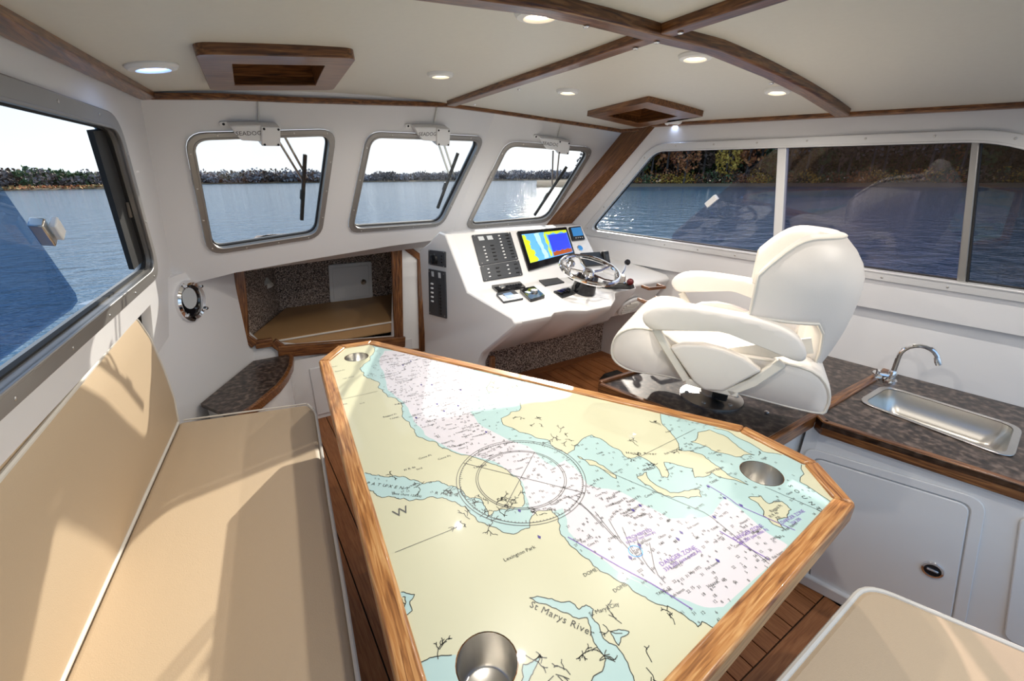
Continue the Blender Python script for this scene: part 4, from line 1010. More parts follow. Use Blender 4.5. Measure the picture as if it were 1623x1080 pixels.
# wraparound back
def shell(phi, v_, t_):
    """phi 0 = rear, +-1 = wings; v_ 0 bottom, 1 top; t_ 0 outer, 1 inner"""
    ang = phi * math.radians(90); a = abs(phi)
    zt = 1.378 - .105 * max(0, (a - .5) / .5) ** 3; u_ = min(1, max(0, (a - .28) / .3)); zb = .935 + .20 * u_ * u_ * (3 - 2 * u_) + .03 * max(0, a - .6)
    z = zb + (zt - zb) * v_
    r_ = .30 - (.075 * ((z - 1.23) / .145) ** 2 if z > 1.23 else .05 * ((1.23 - z) / .28) ** 2)
    th_ = .085 * (1 - .4 * a ** 3) * (1 - .55 * abs(2 * v_ - 1) ** 4)
    off = (t_ - .0) * th_; r2 = r_ - off
    return lc_(r2 * math.sin(ang) * .93, -.065 - r2 * math.cos(ang) * 1.02, z)
NPH, NV = 29, 12
mbs = MB()
phis = frange(-1, 1, NPH); vsv = frange(0, 1, NV)
secs = []
for ph_ in phis:
    sec = [shell(ph_, v_, 0) for v_ in vsv] + [shell(ph_, 1 - .0, .5) + Zv * .012] + [shell(ph_, v_, 1) for v_ in reversed(vsv)] + [shell(ph_, 0, .5) - Zv * .010]
    secs.append(sec)
MB().loft(secs).build('backrest', 'cream_vinyl', ch, smooth=70)
pip = [shell(p, 1, 0) for p in phis] + [shell(1, v_, 0) for v_ in reversed(vsv)][1:] + [shell(p, 0, 0) for p in reversed(phis)][1:] + [shell(-1, v_, 0) for v_ in vsv][1:-1]
MB().tube(pip, .005, 6, True).build('back_piping', 'white_piping', ch)
for s_ in (-1, 1): MB().tube([lc_(.10 * s_, -.20, .87), lc_(.10 * s_, -.24, .97), lc_(.10 * s_, -.255, 1.10)], .012, 8).build('back_post', 'steel', ch)
for s_ in (-1, 1): MB().box(lc_(.215 * s_, -.12, 1.02), (.01, .28, .05), (cxv, (cyv + Zv * -.35).normalized(), (Zv + cyv * .35).normalized())).build('strap', 'cream_metal', ch)
# arms: both share the outlines read off the side facing the bench
armn = cxv
def ar(px): 
    p = atp(940 + px[0] / 3, 320 + px[1] / 3, lc_(-.29, 0, 1), armn); q = p - CB; return (q.dot(cyv), q.z + PZ)
arm = [ar(p) for p in [(240, 560), (235, 530), (270, 495), (340, 478), (450, 485), (560, 505), (700, 530), (830, 560), (930, 600), (990, 650), (1015, 700), (1018, 740), (980, 755), (930, 735), (860, 700), (780, 660), (700, 630), (620, 605), (520, 590), (420, 590), (330, 605), (270, 600)]]
side = [ar(p) for p in [(370, 690), (420, 675), (520, 675), (620, 700), (720, 740), (800, 800), (620, 895), (530, 890), (480, 850)]]
st_f = [ar(p) for p in [(296, 605), (330, 665), (445, 850)]]; st_b = [ar(p) for p in [(440, 850), (560, 885), (690, 915)]]; st_r = [ar(p) for p in [(640, 905), (760, 860), (900, 765)]]
def cen(q): return (sum(a for a, _ in q) / len(q), sum(b_ for _, b_ in q) / len(q))
for s_ in (-1, 1):
    ca_ = cen(arm); secs = []
    for x, k in [(-.036, .90), (-.028, .985), (0, 1.0), (.028, .985), (.036, .90)]:
        secs.append([lc_(.29 * s_ + x, ca_[0] + (a - ca_[0]) * (1 - (1 - k) * .35), b_ + (ca_[1] - b_) * (1 - k)) for a, b_ in arm])
    ao = MB().loft(secs).build('armrest', 'cream_vinyl', ch, smooth=60, subsurf=1)
    sc_ = cen(side); secs = []
    for x, k in [(-.022, .93), (-.016, 1.0), (.016, 1.0), (.022, .93)]:
        secs.append([lc_(.285 * s_ + x, sc_[0] + (a - sc_[0]) * k, sc_[1] + (b_ - sc_[1]) * k) for a, b_ in side])
    MB().loft(secs).build('side_pad', 'cream_vinyl', ch, smooth=60, bevel=.006)
    for path, w_ in [(st_f, .026), (st_b, .022), (st_r, .03)]:
        P = [lc_(.285 * s_, a, b_) for a, b_ in path]; secs = []
        for i, p in enumerate(P):
            d = (P[min(i + 1, 2)] - P[max(i - 1, 0)]).normalized(); n_ = d.cross(cxv).normalized() * w_ / 2; secs.append([p + n_ - cxv * .012, p - n_ - cxv * .012, p - n_ + cxv * .012, p + n_ + cxv * .012])
        MB().loft(secs).build('arm_strut', 'cream_metal', ch, bevel=.004)
    MB().tube([lc_(.285 * s_, *st_b[1]), lc_(.12 * s_, st_b[1][0], .862)], .012, 8).build('arm_bracket', 'cream_metal', ch)

# ------------------------------------------------------------------ chart table
TZ = .83
def tb_(x, y, z=TZ + .002): return atz(x, y, z)
oA, oB, oC, oD, oE, oF = [tb_(*p) for p in [(505, 573), (537, 548), (590, 540), (1180, 676), (1296, 733), (1357, 801)]]
oG_ = tb_(1122, 1080); dG = (oG_ - oF).normalized()
lft = tb_(640, 1080) ; dL_ = (tb_(560, 800) - oA).normalized()
oH = oA + dL_ * 1.50
oG = oF + dG * 0.86
oI = oA + dL_ * 1.38
outer = [oA, oB, oC, oD, oE, oF, oG, oI]
inner = offset(outer, -.042, Zv)
tt = thing('chart_table', V((.6, 1.0, 0)), 'large angular table topped with a nautical chart in an oak rim', 'table')
for i in range(8):
    a, b_, c_, d_ = outer[i], outer[(i + 1) % 8], inner[(i + 1) % 8], inner[i]
    MB().prism([V((p.x, p.y, TZ - .048)) for p in (a, b_, c_, d_)], Zv * .054).build('rim_board', wood('light_oak', b_ - a), tt, bevel=.007, seg=3)
cups = [(tb_(565, 566, TZ), .050), (tb_(1207, 750, TZ), .054), (tb_(772, 1050, TZ), .052)]
def circ(c, r_, n=28): return [c + V((math.cos(2 * math.pi * k / n), math.sin(2 * math.pi * k / n), 0)) * r_ for k in range(n)]
bor = [V((p.x, p.y, TZ)) for p in offset(outer, -.036, Zv)]
MB().holed([p - Zv * .004 for p in bor], [circ(c, r_ - .004) for c, r_ in [(c - Zv * .004, r_) for c, r_ in cups]], Zv * -.03).build('board', wood('light_oak', (0, 1, 0)), tt)
def T1(p): return tb_(490 + p[0] / 3.6, 530 + p[1] / 3.6, TZ)
def T2(p): return tb_(840 + p[0] / 3.0623, 560 + p[1] / 3.0623, TZ)
def T3(p): return tb_(500 + p[0] / 2.705, 780 + p[1] / 2.705, TZ)
def T4(p): return tb_(900 + p[0] / 3.246, 750 + p[1] / 3.246, TZ)
rc = random.Random(3)
def fract(pts, amp=.16, depth=3, closed=False):
    P = [V((p.x, p.y)) for p in pts]
    if closed: P = P + [P[0]]
    for _ in range(depth):
        Q = []
        for a, b_ in zip(P, P[1:]):
            Q.append(a); d = b_ - a; L = d.length
            if L > .004: Q.append((a + b_) / 2 + V((-d.y, d.x)) * rc.uniform(-amp, amp))
        Q.append(P[-1]); P = Q
    return P[:-1] if closed else P
far_ = .6
# western shore of the bay, from the forward end to the aft end
north = [T1(p) for p in [(345, 20), (372, 90), (350, 140), (290, 200), (330, 250), (398, 275), (430, 335), (500, 372), (530, 430), (580, 530), (660, 600), (760, 650), (870, 690), (950, 705), (1060, 745), (1130, 775), (1200, 830), (1215, 905), (1215, 985)]]
mouthN = [T1(p) for p in [(1120, 1000), (1010, 1050), (1005, 985), (985, 945), (880, 900), (800, 868), (740, 838), (690, 845), (650, 855), (560, 822), (440, 815), (350, 798), (270, 782), (180, 775)]]
mouthS = [T1(p) for p in [(200, 860), (300, 872), (380, 912), (500, 938), (650, 945), (760, 932), (850, 970), (920, 1010)]]
south = [T3(p) for p in [(640, 60), (700, 130), (760, 150), (800, 172), (850, 182), (918, 155), (925, 110), (950, 82), (1010, 78), (1040, 110), (1050, 180), (1120, 250), (1220, 340), (1340, 400), (1440, 470), (1540, 505), (1640, 580)]] + [T4(p) for p in [(690, 765), (760, 800)]]
shoreN = fract(north, .14, 3); riverN = fract(mouthN, .2, 3); riverS = fract(mouthS, .2, 3); shoreS = fract(south, .12, 3)
W_far = [V((p.x, p.y)) for p in (T1((-200, 860)),)]
landA = shoreN + riverN + [V((.0, riverN[-1].y)), V((0, 2.2)), V((shoreN[0].x, 2.2))]
landB = riverS + shoreS + [V((shoreS[-1].x, -.4)), V((-.3, -.4)), V((-.3, riverS[0].y))]
# eastern lands
E1 = fract([T1(p) for p in [(1440, 290), (1330, 330), (1212, 375), (1200, 435), (1150, 445), (1095, 482), (1105, 515), (1200, 560), (1290, 590), (1365, 605), (1400, 650)]] + [T2(p) for p in [(140, 470), (180, 492), (215, 470), (240, 432), (300, 398), (350, 420), (430, 468), (480, 512), (530, 500), (600, 540), (640, 600), (668, 605), (650, 530), (720, 545), (790, 560), (800, 605), (850, 600), (880, 580), (930, 605), (1060, 640), (960, 592), (925, 560), (880, 530), (835, 492), (722, 472), (715, 430), (680, 380), (640, 342), (600, 250), (300, 160), (0, 80)]], .13, 2, True)
E2 = fract([T2(p) for p in [(780, 432), (860, 455), (910, 482), (1000, 505), (1090, 495), (1040, 475), (1010, 455), (960, 410), (870, 372), (815, 385)]], .13, 2, True)
E3 = fract([T2(p) for p in [(890, 365), (960, 380), (1040, 425), (1130, 478), (1222, 495), (1330, 430), (1100, 330)]], .1, 2, True)
E4 = fract([T2(p) for p in [(1318, 542), (1310, 625), (1372, 662), (1460, 722), (1560, 700), (1450, 560)]], .1, 2, True)
I1 = fract([T2(p) for p in [(1060, 700), (1120, 693), (1160, 732), (1222, 720), (1268, 760), (1250, 800), (1200, 808), (1232, 852), (1180, 832), (1132, 790), (1115, 742)]], .16, 2, True)
I2 = fract([T2(p) for p in [(520, 600), (565, 578), (600, 632), (680, 678), (750, 668), (820, 662), (832, 700), (770, 706), (690, 702), (620, 676), (540, 622)]], .16, 2, True)
I3 = fract([T1(p) for p in [(1050, 245), (1110, 235), (1180, 285), (1200, 330), (1150, 360), (1080, 330), (1020, 330)]], .2, 2, True)
I4 = fract([T1(p) for p in [(1215, 300), (1300, 290), (1380, 310), (1330, 340), (1250, 345)]], .2, 2, True)
I5 = fract([T2(p) for p in [(230, 500), (300, 520), (370, 560), (420, 610), (370, 580), (290, 545)]], .2, 2, True)
# the creeks in the southern land
K1 = fract([T3(p) for p in [(918, 455), (975, 480), (1030, 500), (1080, 520), (1130, 545), (1165, 540), (1180, 580), (1190, 630), (1210, 670), (1245, 720), (1230, 770), (1170, 830), (1400, 850), (1350, 770), (1320, 700), (1290, 660), (1260, 650), (1230, 620), (1215, 570), (1185, 540), (1192, 505), (1160, 485), (1130, 505), (1090, 470), (1040, 470), (985, 455)]], .12, 2, True)
K2 = fract([T3(p) for p in [(250, 440), (340, 460), (385, 450), (380, 500), (350, 540), (335, 600), (320, 650), (360, 640), (380, 580), (385, 535), (415, 510), (405, 470), (425, 440), (380, 430), (330, 440)]], .12, 2, True)
K3 = fract([T3(p) for p in [(380, 745), (440, 740), (490, 712), (540, 702), (600, 698), (640, 760), (640, 900), (380, 900)]], .06, 2, True)
K4 = fract([T3(p) for p in [(890, 740), (930, 730), (965, 700), (940, 760), (920, 800), (900, 850), (880, 850)]], .12, 2, True)
K5 = fract([T3(p) for p in [(1265, 600), (1300, 590), (1345, 600), (1310, 625), (1300, 660), (1285, 640)]], .12, 2, True)
deepL = [T1(p) for p in [(430, 95), (400, 160), (430, 230), (450, 320), (545, 395), (575, 450), (600, 500), (660, 575), (765, 632), (900, 688), (1060, 728), (1215, 840), (1250, 950), (1280, 1050)]] + [T3(p) for p in [(1060, 70), (1085, 170), (1160, 240), (1280, 330), (1440, 420)]] + [T4(p) for p in [(300, 520), (420, 570), (560, 640), (700, 690), (800, 690)]]
deepR = [T4(p) for p in [(1100, 420), (1130, 370), (1060, 330), (960, 250), (880, 180), (810, 130), (780, 160), (740, 215), (640, 235), (520, 235), (380, 160), (250, 90), (170, 80)]] + [T2(p) for p in [(280, 640), (250, 590), (170, 520)]] + [T1(p) for p in [(1400, 760), (1250, 640), (1045, 555), (962, 505), (905, 430), (985, 330), (940, 200), (800, 130), (700, 90)]]
deep = fract(deepL, .06, 2) + fract(deepR, .06, 2)
polys = [landA, landB, E1, E2, E3, E4, I1, I2, I3, I4, I5]; creeks = [K1, K2, K3, K4, K5]
bor2 = [V((p.x, p.y)) for p in bor]
def area2(P): return sum(P[i - 1].x * P[i].y - P[i].x * P[i - 1].y for i in range(len(P)))
pts2, edges = [], []
loop2(bor2)
for P in polys + creeks + [deep]: loop2(P)
for c, r_ in cups: loop2(circ(c, r_ - .002))
rv, re_, rf, *_ = delaunay_2d_cdt(pts2, edges, [], 0, 1e-6)
RVn = np.array([[p.x, p.y] for p in rv]); FI = np.array([list(f) for f in rf if len(f) == 3]); CC = RVn[FI].mean(1)
def inside_np(poly, C_):
    P = np.array([[p.x, p.y] for p in poly]); x, y = C_[:, 0], C_[:, 1]; res = np.zeros(len(C_), bool); j = len(P) - 1
    for i in range(len(P)):
        xi, yi, xj, yj = P[i, 0], P[i, 1], P[j, 0], P[j, 1]
        if yi != yj: res ^= ((yi > y) != (yj > y)) & (x < (xj - xi) * (y - yi) / (yj - yi) + xi)
        j = i
    return res
keep = inside_np(bor2, CC)
for c, r_ in cups: keep &= (CC[:, 0] - c.x) ** 2 + (CC[:, 1] - c.y) ** 2 > (r_ - .0022) ** 2
cls = np.ones(len(CC), int); cls[inside_np(deep, CC)] = 2
for P in polys: cls[inside_np(P, CC)] = 0
for P in creeks: cls[inside_np(P, CC)] = 1
mb = MB(); mb.v = [V((p.x, p.y, TZ)) for p in rv]; mb.f = [tuple(int(i) for i in f) for f in FI[keep]]; mb.mi = [int(c) for c in cls[keep]]
chart = mb.build('chart_print', ['chart_land', 'chart_shoal', 'chart_deep'], tt, smooth=0, recalc=False)
if chart.data.polygons[0].normal.z < 0: chart.data.flip_normals()
# inked lines of the print
bor_in = [V((p.x, p.y)) for p in offset(bor, -.004, Zv)]
def okp(p):
    if not inside(bor_in, p.x, p.y): return False
    return all((V((c.x, c.y)) - V((p.x, p.y))).length > r_ + .004 for c, r_ in cups)
def ink(paths, w_, mat, name, h=.0004):
    mb = MB()
    for P, closed in paths:
        P = [V((p.x, p.y)) for p in P]
        if closed: P = P + [P[0]]
        for a, b_ in zip(P, P[1:]):
            if not (okp(a) and okp(b_)) or (b_ - a).length < 1e-6: continue
            d = (b_ - a).normalized(); n_ = V((-d.y, d.x)) * w_ / 2
            mb.add([V((p.x, p.y, TZ + h)) for p in (a + n_, b_ + n_, b_ - n_, a - n_)], [(0, 3, 2, 1)])
    o = mb.build(name, mat, tt, smooth=0, recalc=False); o['kind'] = 'stuff'; return o
def creek(T_, px, amp=.25): return (fract([T_(p) for p in px], amp, 2), False)
twigs = []
def twig(p, d, L, depth):
    q = p + d * L; twigs.append(([p, (p + q) / 2 + V((-d.y, d.x)) * L * rc.uniform(-.2, .2), q], False))
    if depth:
        for s_ in (-1, 1):
            if rc.random() < .85:
                a = s_ * rc.uniform(.3, .9); d2 = V((d.x * math.cos(a) - d.y * math.sin(a), d.x * math.sin(a) + d.y * math.cos(a))); twig(p + d * L * rc.uniform(.4, 1), d2, L * rc.uniform(.5, .75), depth - 1)
for T_, ps in [(T1, [(440, 810), (650, 860), (790, 860), (850, 860), (960, 930), (1060, 960), (1120, 1000), (1170, 940), (1330, 480), (1450, 590), (1300, 500), (1400, 560), (1180, 470), (1100, 300), (1150, 300), (1050, 290)]), (T3, [(640, 130), (690, 120), (740, 160), (500, 705), (930, 720), (1000, 770), (1050, 780), (960, 100), (800, 100), (1300, 600), (1150, 710), (1205, 740), (1560, 560), (1440, 730), (780, 60), (720, 60)]), (T2, [(520, 440), (480, 490), (720, 470), (130, 430), (200, 430), (1090, 495), (600, 540), (60, 780), (640, 340)])]:
    for p in ps:
        for _ in range(2):
            a = rc.uniform(0, 6.28); q = T_(p); twig(V((q.x + rc.uniform(-.015, .015), q.y + rc.uniform(-.015, .015))), V((math.cos(a), math.sin(a))), rc.uniform(.012, .026), 2)
ink([(shoreN, False), (riverN, False), (riverS, False), (shoreS, False)] + [(P, True) for P in polys[2:] + creeks], .0016, 'chart_ink', 'coastline')
ink(twigs, .0015, 'chart_ink', 'creek_lines')
cr = T1((1105, 770)); cr = tb_(826, 757, TZ)
rad_px = tb_(929, 770, TZ); RR = (V((rad_px.x, rad_px.y)) - V((cr.x, cr.y))).length
c2 = V((cr.x, cr.y)); cir = []
for r_ in (RR, RR * .955, RR * .70, RR * .67):
    cir.append(([c2 + V((math.cos(k * math.pi / 45), math.sin(k * math.pi / 45))) * r_ for k in range(90)], True))
for k in range(120):
    a = k * math.pi / 60; d = V((math.cos(a), math.sin(a))); cir.append(([c2 + d * RR * (.955 - (.05 if k % 10 == 0 else .02)), c2 + d * RR * .955], False))
cir.append(([c2 + V((-.6, .8)) * RR, c2 - V((-.6, .8)) * RR], False)); cir.append(([c2 + V((.8, .6)) * RR * .7, c2 - V((.8, .6)) * RR * .7], False))
ink(cir, .0016, 'chart_grey_ink', 'compass_rose', .0006)
grid_l = [([T3((255, 295)), T3((640, 140))], False), ([T2((1140, 650)), T2((1440, 780))], False), ([T2((340, 560)), T2((860, 780)), T2((1180, 1040))], False), ([T1((150, 380)), T1((420, 320))], False), ([T2((500, 520)), T2((640, 450)), T2((820, 360))], False)]
for k in range(7): grid_l.append(([T4((0 + 70 * k, 120 + 40 * k)), T4((90 + 60 * k, 180 + 55 * k)), T4((200 + 55 * k, 300 + 50 * k))], False))
ink([(resample([V(p) for p in P], .02), c_) for P, c_ in grid_l], .0012, 'chart_grey_ink', 'bearing_lines', .0006)
ink([(resample([T4((0, 330)), T4((260, 480)), T4((440, 575)), T4((700, 740))], .02), False), (resample([T2((860, 640)), T2((960, 700)), T2((1010, 740)), T2((1330, 880))], .02), False), (resample([T4((780, 300)), T4((900, 370)), T4((1060, 460))], .02), False)], .0022, 'chart_violet', 'route_lines', .0006)
ink([(circ(T2((512, 962)), .014, 24), True)], .0022, 'screen_sea', 'spot_ring', .0006)
# lettering of the print
def letters(txt, T_, p, q, size, mat, name, sp=1.0):
    a, b_ = T_(p), T_(q); d = (b_ - a).normalized(); up_ = Zv.cross(d).normalized(); v1, f1 = text_mesh(txt, size, (a + b_) / 2 + Zv * .0007, d, up_, sp)
    return MB().add(v1, f1).build(name, mat, tt, smooth=0, recalc=False)
letters('PATUXENT', T1, (330, 850), (570, 885), .014, 'chart_ink', 'chart_lettering', 1.8); letters('RIVER', T1, (690, 905), (880, 925), .014, 'chart_ink', 'chart_lettering', 1.8)
letters('(see chart 12264)', T1, (500, 912), (620, 925), .010, 'chart_ink', 'chart_lettering')
letters('St Marys River', T3, (970, 505), (1140, 585), .018, 'chart_ink', 'chart_lettering', 1.1)
letters('Lexington Park', T3, (830, 285), (920, 245), .012, 'chart_ink', 'chart_lettering')
letters('St Marys City', T3, (1195, 520), (1280, 488), .011, 'chart_ink', 'chart_lettering')
letters('DANGER ZONE', T2, (670, 1010), (770, 960), .014, 'chart_violet', 'chart_lettering'); letters('334.200 (see note A)', T2, (680, 1040), (800, 972), .012, 'chart_violet', 'chart_lettering')
letters('DANGER ZONE', T2, (1020, 890), (1100, 850), .013, 'chart_violet', 'chart_lettering'); letters('204.200 (see note A)', T2, (1035, 915), (1130, 865), .011, 'chart_violet', 'chart_lettering')
letters('PROHIBITED', T2, (480, 900), (580, 862), .012, 'chart_violet', 'chart_lettering'); letters('334.200 (see note A)', T2, (490, 915), (585, 878), .009, 'chart_violet', 'chart_lettering')
letters('DANGER ZONE', T2, (1230, 820), (1320, 770), .012, 'chart_violet', 'chart_lettering'); letters('334.200', T2, (1245, 845), (1335, 790), .011, 'chart_violet', 'chart_lettering')
letters('Honga River', T2, (480, 485), (600, 490), .014, 'chart_ink', 'chart_lettering', 1.2); letters('BAY', T3, (335, 530), (375, 480), .018, 'chart_ink', 'chart_lettering', 1.3)
letters('SOUND', T2, (1280, 660), (1390, 750), .016, 'chart_ink', 'chart_lettering', 2.2); letters('W', T1, (490, 1030), (560, 1000), .034, 'chart_grey_ink', 'chart_lettering')
letters('DOME', T3, (1160, 355), (1195, 338), .011, 'chart_ink', 'chart_lettering'); letters('DOME', T3, (1288, 422), (1322, 402), .011, 'chart_ink', 'chart_lettering')
# soundings and faint place names, too many to count
mb = MB(); mv = MB(); gl2 = {}
for k in list(range(2, 10)) + [12, 15, 18, 22, 27, 31, 36, 41, 54, 60]: gl2[k] = text_mesh(str(k), 1.0, (0, 0, 0), (1, 0, 0), (0, 1, 0))
words = [text_mesh(t_, 1.0, (0, 0, 0), (1, 0, 0), (0, 1, 0)) for t_ in ('Cove Pt', 'Ragged Pt', 'Obstn', 'rep 1972', 'TANK', 'Fish haven', 'hrd', 'PA', 'Hooper I', 'Fl R 4s')]
dr_ = (T4((560, 430)) - T4((440, 500))).normalized(); du = Zv.cross(dr_)
keys = list(gl2); bb_ = [(min(p.x for p in deep), max(p.x for p in deep)), (min(p.y for p in deep), max(p.y for p in deep))]
cnt = 0; tries = 0
while cnt < 1150 and tries < 16000:
    tries += 1; p = V((rc.uniform(.1, 1.15), rc.uniform(.2, 1.9)))
    if not okp(p): continue
    dens = inside(deep, p.x, p.y); lnd = any(inside(P, p.x, p.y) for P in polys)
    if lnd or (not dens and rc.random() > .35): continue
    if not dens and rc.random() < .4: pass
    vv_, ff = gl2[rc.choice(keys)] if rc.random() < .86 else rc.choice(words); s_ = .0085
    mb.add([V((p.x, p.y, TZ + .0006)) + dr_ * (q.x * s_) + du * (q.y * s_) for q in vv_], ff); cnt += 1
o = mb.build('soundings', 'chart_grey_ink', tt, smooth=0, recalc=False); o['kind'] = 'stuff'
mb = MB()
for T_, box_, n_ in [(T1, (130, 560, 150, 480), 16), (T1, (560, 1000, 620, 780), 8), (T2, (650, 950, 440, 640), 8), (T2, (1000, 1300, 740, 860), 5), (T2, (300, 640, 560, 760), 8)]:
    for _ in range(n_):
        q = T_((rc.uniform(*box_[:2]), rc.uniform(*box_[2:])))
        if not okp(q): continue
        vv_, ff = rc.choice(words); s_ = .011; mb.add([q + Zv * .0006 + dr_ * (a.x * s_) + du * (a.y * s_) for a in vv_], ff)
o = mb.build('place_names', 'chart_grey_ink', tt, smooth=0, recalc=False); o['kind'] = 'stuff'
mb = MB()
for p in [(500, 765), (535, 742), (895, 798), (735, 873), (718, 905), (532, 935), (487, 995), (912, 1010), (865, 650), (945, 705), (1025, 740), (45, 895)]:
    q = T2(p); mb.add([q + Zv * .0007 + dr_ * a + du * b_ for a, b_ in [(-.003, 0), (0, -.005), (.004, 0), (0, .007)]], [(0, 1, 2, 3)])
for p in [(610, 478), (730, 400), (770, 440), (1010, 560), (850, 410), (700, 290), (640, 290), (580, 155), (535, 178), (1200, 1010), (865, 320)]:
    q = T1(p); mb.add([q + Zv * .0007 + dr_ * a + du * b_ for a, b_ in [(-.003, 0), (0, -.005), (.004, 0), (0, .007)]], [(0, 1, 2, 3)])
o = mb.build('buoy_marks', 'chart_navy', tt, smooth=0, recalc=False); o['kind'] = 'stuff'
for c, r_ in cups:
    mb = MB(); ring(mb, c, Zv, [(r_ + .004, 0), (r_ + .002, .0035), (r_ - .002, .004), (r_ - .005, .001), (r_ - .006, -.001)], 36)
    cu_ = mb.build('cup_holder', 'steel', tt, smooth=60)
    mb = MB(); n = 32; A0 = circ(c, r_ - .004, n); A1 = [p - Zv * .07 for p in circ(c, r_ - .008, n)]; A2 = [p - Zv * .075 for p in circ(c, r_ - .014, n)]
    for a, b_ in ((A0, A1), (A1, A2)): mb.add(a + b_, [(i, (i + 1) % n, (i + 1) % n + n, i + n) for i in range(n)])
    mb.add(A2, [tuple(range(n))]); mb.build('cup', 'brushed_steel', cu_, smooth=50, weld=True)
for p in (V((.42, 1.45, 0)), V((.62, .62, 0))):
    MB().lathe(p, Zv, [(.11, 0), (.10, .012), (.04, .03), (.035, .05), (.035, TZ - .06), (.09, TZ - .05), (.09, TZ - .036)], 24).build('pedestal', 'steel', tt)

# ------------------------------------------------------------------ outside: water and shores
WNRM = ray(100, 289).cross(ray(1100, 279)).normalized(); WNRM = WNRM if WNRM.z > 0 else -WNRM
WH = 1.9
def wat(az, D, h=0):
    """point on the water at bearing az (deg from the bow to starboard), distance D"""
    a = math.radians(az); d = V((math.sin(a), math.cos(a), 0)); d = (d - WNRM * d.dot(WNRM)).normalized(); return CAM + d * D - WNRM * (WH - h)
wu = (V((1, 0, 0)) - WNRM * WNRM.x).normalized(); wv = WNRM.cross(wu)
wc_ = CAM - WNRM * WH
mb = MB().add([wc_ + wu * a + wv * b_ for a, b_ in [(-1500, -1500), (1500, -1500), (1500, 1500), (-1500, 1500)]], [(0, 1, 2, 3)])
wa = mb.build('water', 'water', smooth=0, recalc=False); tag(wa, 'rippled blue river water around the boat', 'water', kind='stuff')
if wa.data.polygons[0].normal.z < 0: wa.data.flip_normals()
ro_ = random.Random(11); rn = np.random.default_rng(5)
def cloud(n, cen_, rad, size, zmin=-1e9):
    """n little leaf cards inside an ellipsoid"""
    u = rn.normal(size=(n, 3)); u /= np.linalg.norm(u, axis=1)[:, None]; r_ = rn.uniform(.35, 1, n) ** .6
    c = np.array(cen_) + u * r_[:, None] * np.array(rad); c[:, 2] = np.maximum(c[:, 2], zmin)
    a = rn.normal(size=(n, 3)); a /= np.linalg.norm(a, axis=1)[:, None]; b_ = np.cross(a, rn.normal(size=(n, 3))); b_ /= np.linalg.norm(b_, axis=1)[:, None]
    s_ = size * rn.uniform(.6, 1.4, (n, 1)); v = np.stack([c - a * s_, c + b_ * s_ * .7, c + a * s_, c - b_ * s_ * .7], 1).reshape(-1, 3)
    return v, np.arange(4 * n).reshape(n, 4)
def raw(name, v, f, mat):
    me = bpy.data.meshes.new(name); me.from_pydata(v.tolist() if hasattr(v, 'tolist') else v, [], f.tolist() if hasattr(f, 'tolist') else f); me.materials.append(MATS[mat]); return me
def trunk_mesh(h, lean=.3, br=9):
    mb = MB(); top = V((ro_.uniform(-lean, lean), ro_.uniform(-lean, lean), h * .85)); mb.tube([V((0, 0, -.3)), top * .5 + V((ro_.uniform(-.2, .2), 0, 0)), top], [.16, .12, .05], 6)
    for k in range(br):
        u = ro_.uniform(.35, .95); a = ro_.uniform(0, 6.28); L = h * ro_.uniform(.12, .25); p = top * u
        mb.tube([p, p + V((math.cos(a), math.sin(a), .9)) * L], [.05, .02], 4)
    return raw('trunk', [tuple(p) for p in mb.v], mb.f, 'bark')
kinds = {}
for kname, mat, n, h, w_ in [('bare', 'twig', 420, 13, 2.6), ('brown', 'leaf_brown', 520, 12, 2.8), ('rust', 'leaf_rust', 520, 10, 2.3), ('gold', 'leaf_gold', 460, 8, 2.2), ('green', 'leaf_green', 560, 11, 2.2)]:
    v, f = cloud(n, (0, 0, h * .58), (w_, w_, h * .42), .26 if kname != 'bare' else .17); kinds[kname] = (trunk_mesh(h), raw('crown', v, f, mat), h)
    if kname == 'bare': pass
LAB = {'bare': 'tall leafless grey tree on the near wooded bank', 'brown': 'brown leaved autumn tree on the near wooded bank', 'rust': 'rust red autumn tree on the near wooded bank', 'gold': 'golden yellow autumn tree on the near wooded bank', 'green': 'dark evergreen tree on the near wooded bank'}
def tree(kname, az, D, s_, lab, group, h0=.3):
    t_ = thing('tree', wat(az, D, h0), lab, 'tree', group); t_.scale = (s_, s_, s_ * ro_.uniform(.9, 1.15)); t_.rotation_euler = (0, 0, ro_.uniform(0, 6.28))
    for nm, me in zip(('trunk', 'crown'), kinds[kname][:2]):
        o = bpy.data.objects.new(nm, me); COL.objects.link(o); o.parent = t_
# starboard bank, close
for k in range(64):
    az = 44 + 44 * k / 64 + ro_.uniform(-.4, .4); row = k % 2
    tree(ro_.choices(['bare', 'brown', 'rust', 'gold', 'green'], [5, 4, 2, 1, 2])[0], az, 104 + row * 5 + ro_.uniform(-2, 2), ro_.uniform(1.25, 1.7), LAB['bare'], 'trees') 
for o in [o for o in bpy.data.objects if o.name.startswith('tree') and o.parent is None and o.type == 'EMPTY']:
    kn = next(k for k, v in kinds.items() if v[1] == [c for c in o.children if c.name.startswith('crown')][0].data); o['label'] = LAB[kn]; o['group'] = kn + ' trees on the near bank'
tree('rust', 53.2, 98, 1.15, LAB['rust'], 'rust trees on the near bank'); tree('gold', 57.5, 99, 1.1, LAB['gold'], 'gold trees on the near bank')
def bank(az0, az1, D, depth, h, name, lab):
    a = [wat(az, D, -.1) for az in frange(az0, az1, 24)]; b_ = [wat(az, D + 1.5, h) for az in frange(az0, az1, 24)]; c = [wat(az, D + depth, h * 2) for az in frange(az0, az1, 24)]
    o = MB().grid([a, b_, c]).build(name, 'ground_leaf'); return tag(o, lab, 'river bank', kind='structure')
bank(36, 100, 95, 60, .5, 'ground_near_bank', 'low leaf covered river bank under the near trees')
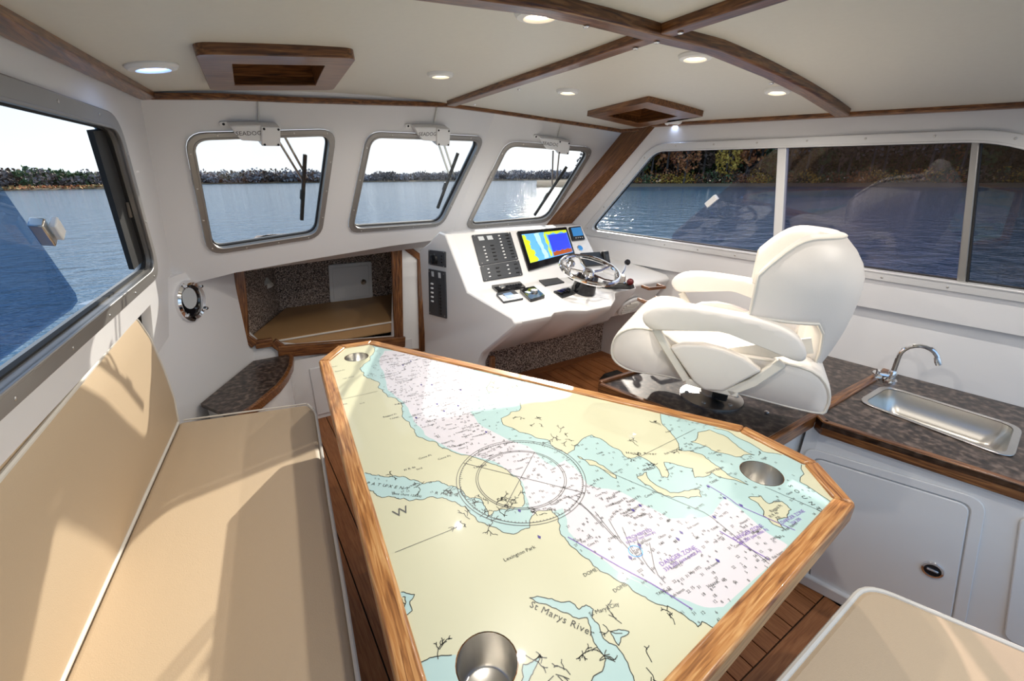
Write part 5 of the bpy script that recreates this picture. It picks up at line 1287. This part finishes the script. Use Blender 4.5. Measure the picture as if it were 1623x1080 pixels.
bank(-60, -4, 172, 60, .5, 'ground_far_bank_port', 'low marshy river bank beyond the bench window'); bank(-6, 52, 330, 60, .6, 'ground_far_bank', 'distant low river bank ahead')
def treeline(az0, az1, D, n, h, w_, size, mats, name, lab, spread=14, per=90):
    vs_ = {m_: [] for m_ in mats}
    for k in range(n):
        az = az0 + (az1 - az0) * (k + rn.uniform(-.4, .4)) / n; p = wat(az, D + rn.uniform(0, spread), .2); hh = h * rn.uniform(.7, 1.25)
        v, f = cloud(per, (p.x, p.y, p.z + hh * .55), (w_, w_, hh * .5), size, p.z); vs_[mats[int(rn.integers(len(mats)))]].append(v)
    first = None
    for m_, L in vs_.items():
        if not L: continue
        v = np.concatenate(L); f = np.arange(len(v)).reshape(-1, 4); o = bpy.data.objects.new(name, raw(name, v, f, m_)); COL.objects.link(o)
        if first is None: first = tag(o, lab, 'woods', kind='stuff')
        else: o.parent = first; o['kind'] = 'stuff'; o.name = 'foliage'
treeline(-58, -6, 180, 130, 4.6, 3.4, .45, ['leaf_green', 'leaf_brown', 'twig', 'leaf_green', 'leaf_brown'], 'port_woods', 'line of green and brown woods beyond the bench window', 14, 200)
treeline(-58, -6, 174, 120, .8, 3.5, .4, ['reed', 'leaf_rust'], 'marsh_reeds', 'tawny reeds along the bank beyond the bench window', 2, 40)
treeline(-8, 54, 336, 220, 5.6, 5, .7, ['far_wood', 'twig'], 'far_woods', 'distant grey brown woods ahead across the river, paled by painted haze', 20, 150)
treeline(-2, 12, 332, 40, 7.2, 5, .9, ['far_wood', 'leaf_brown'], 'far_point_woods', 'slightly taller distant woods on the point ahead', 10, 70)
treeline(42, 98, 112, 170, 19, 3.2, .36, ['twig', 'leaf_brown', 'twig'], 'near_bank_woods', 'tangle of bare woods behind the near bank trees', 16, 330)
treeline(42, 98, 108, 150, 7, 3.0, .34, ['leaf_brown', 'twig', 'leaf_green'], 'near_bank_understorey', 'dense brown understorey between the near bank trees', 10, 260)
treeline(42, 98, 98, 130, 2.3, 1.6, .20, ['leaf_gold', 'leaf_green', 'leaf_rust', 'leaf_brown'], 'bank_bushes', 'low autumn bushes along the near bank waterline', 3, 60)
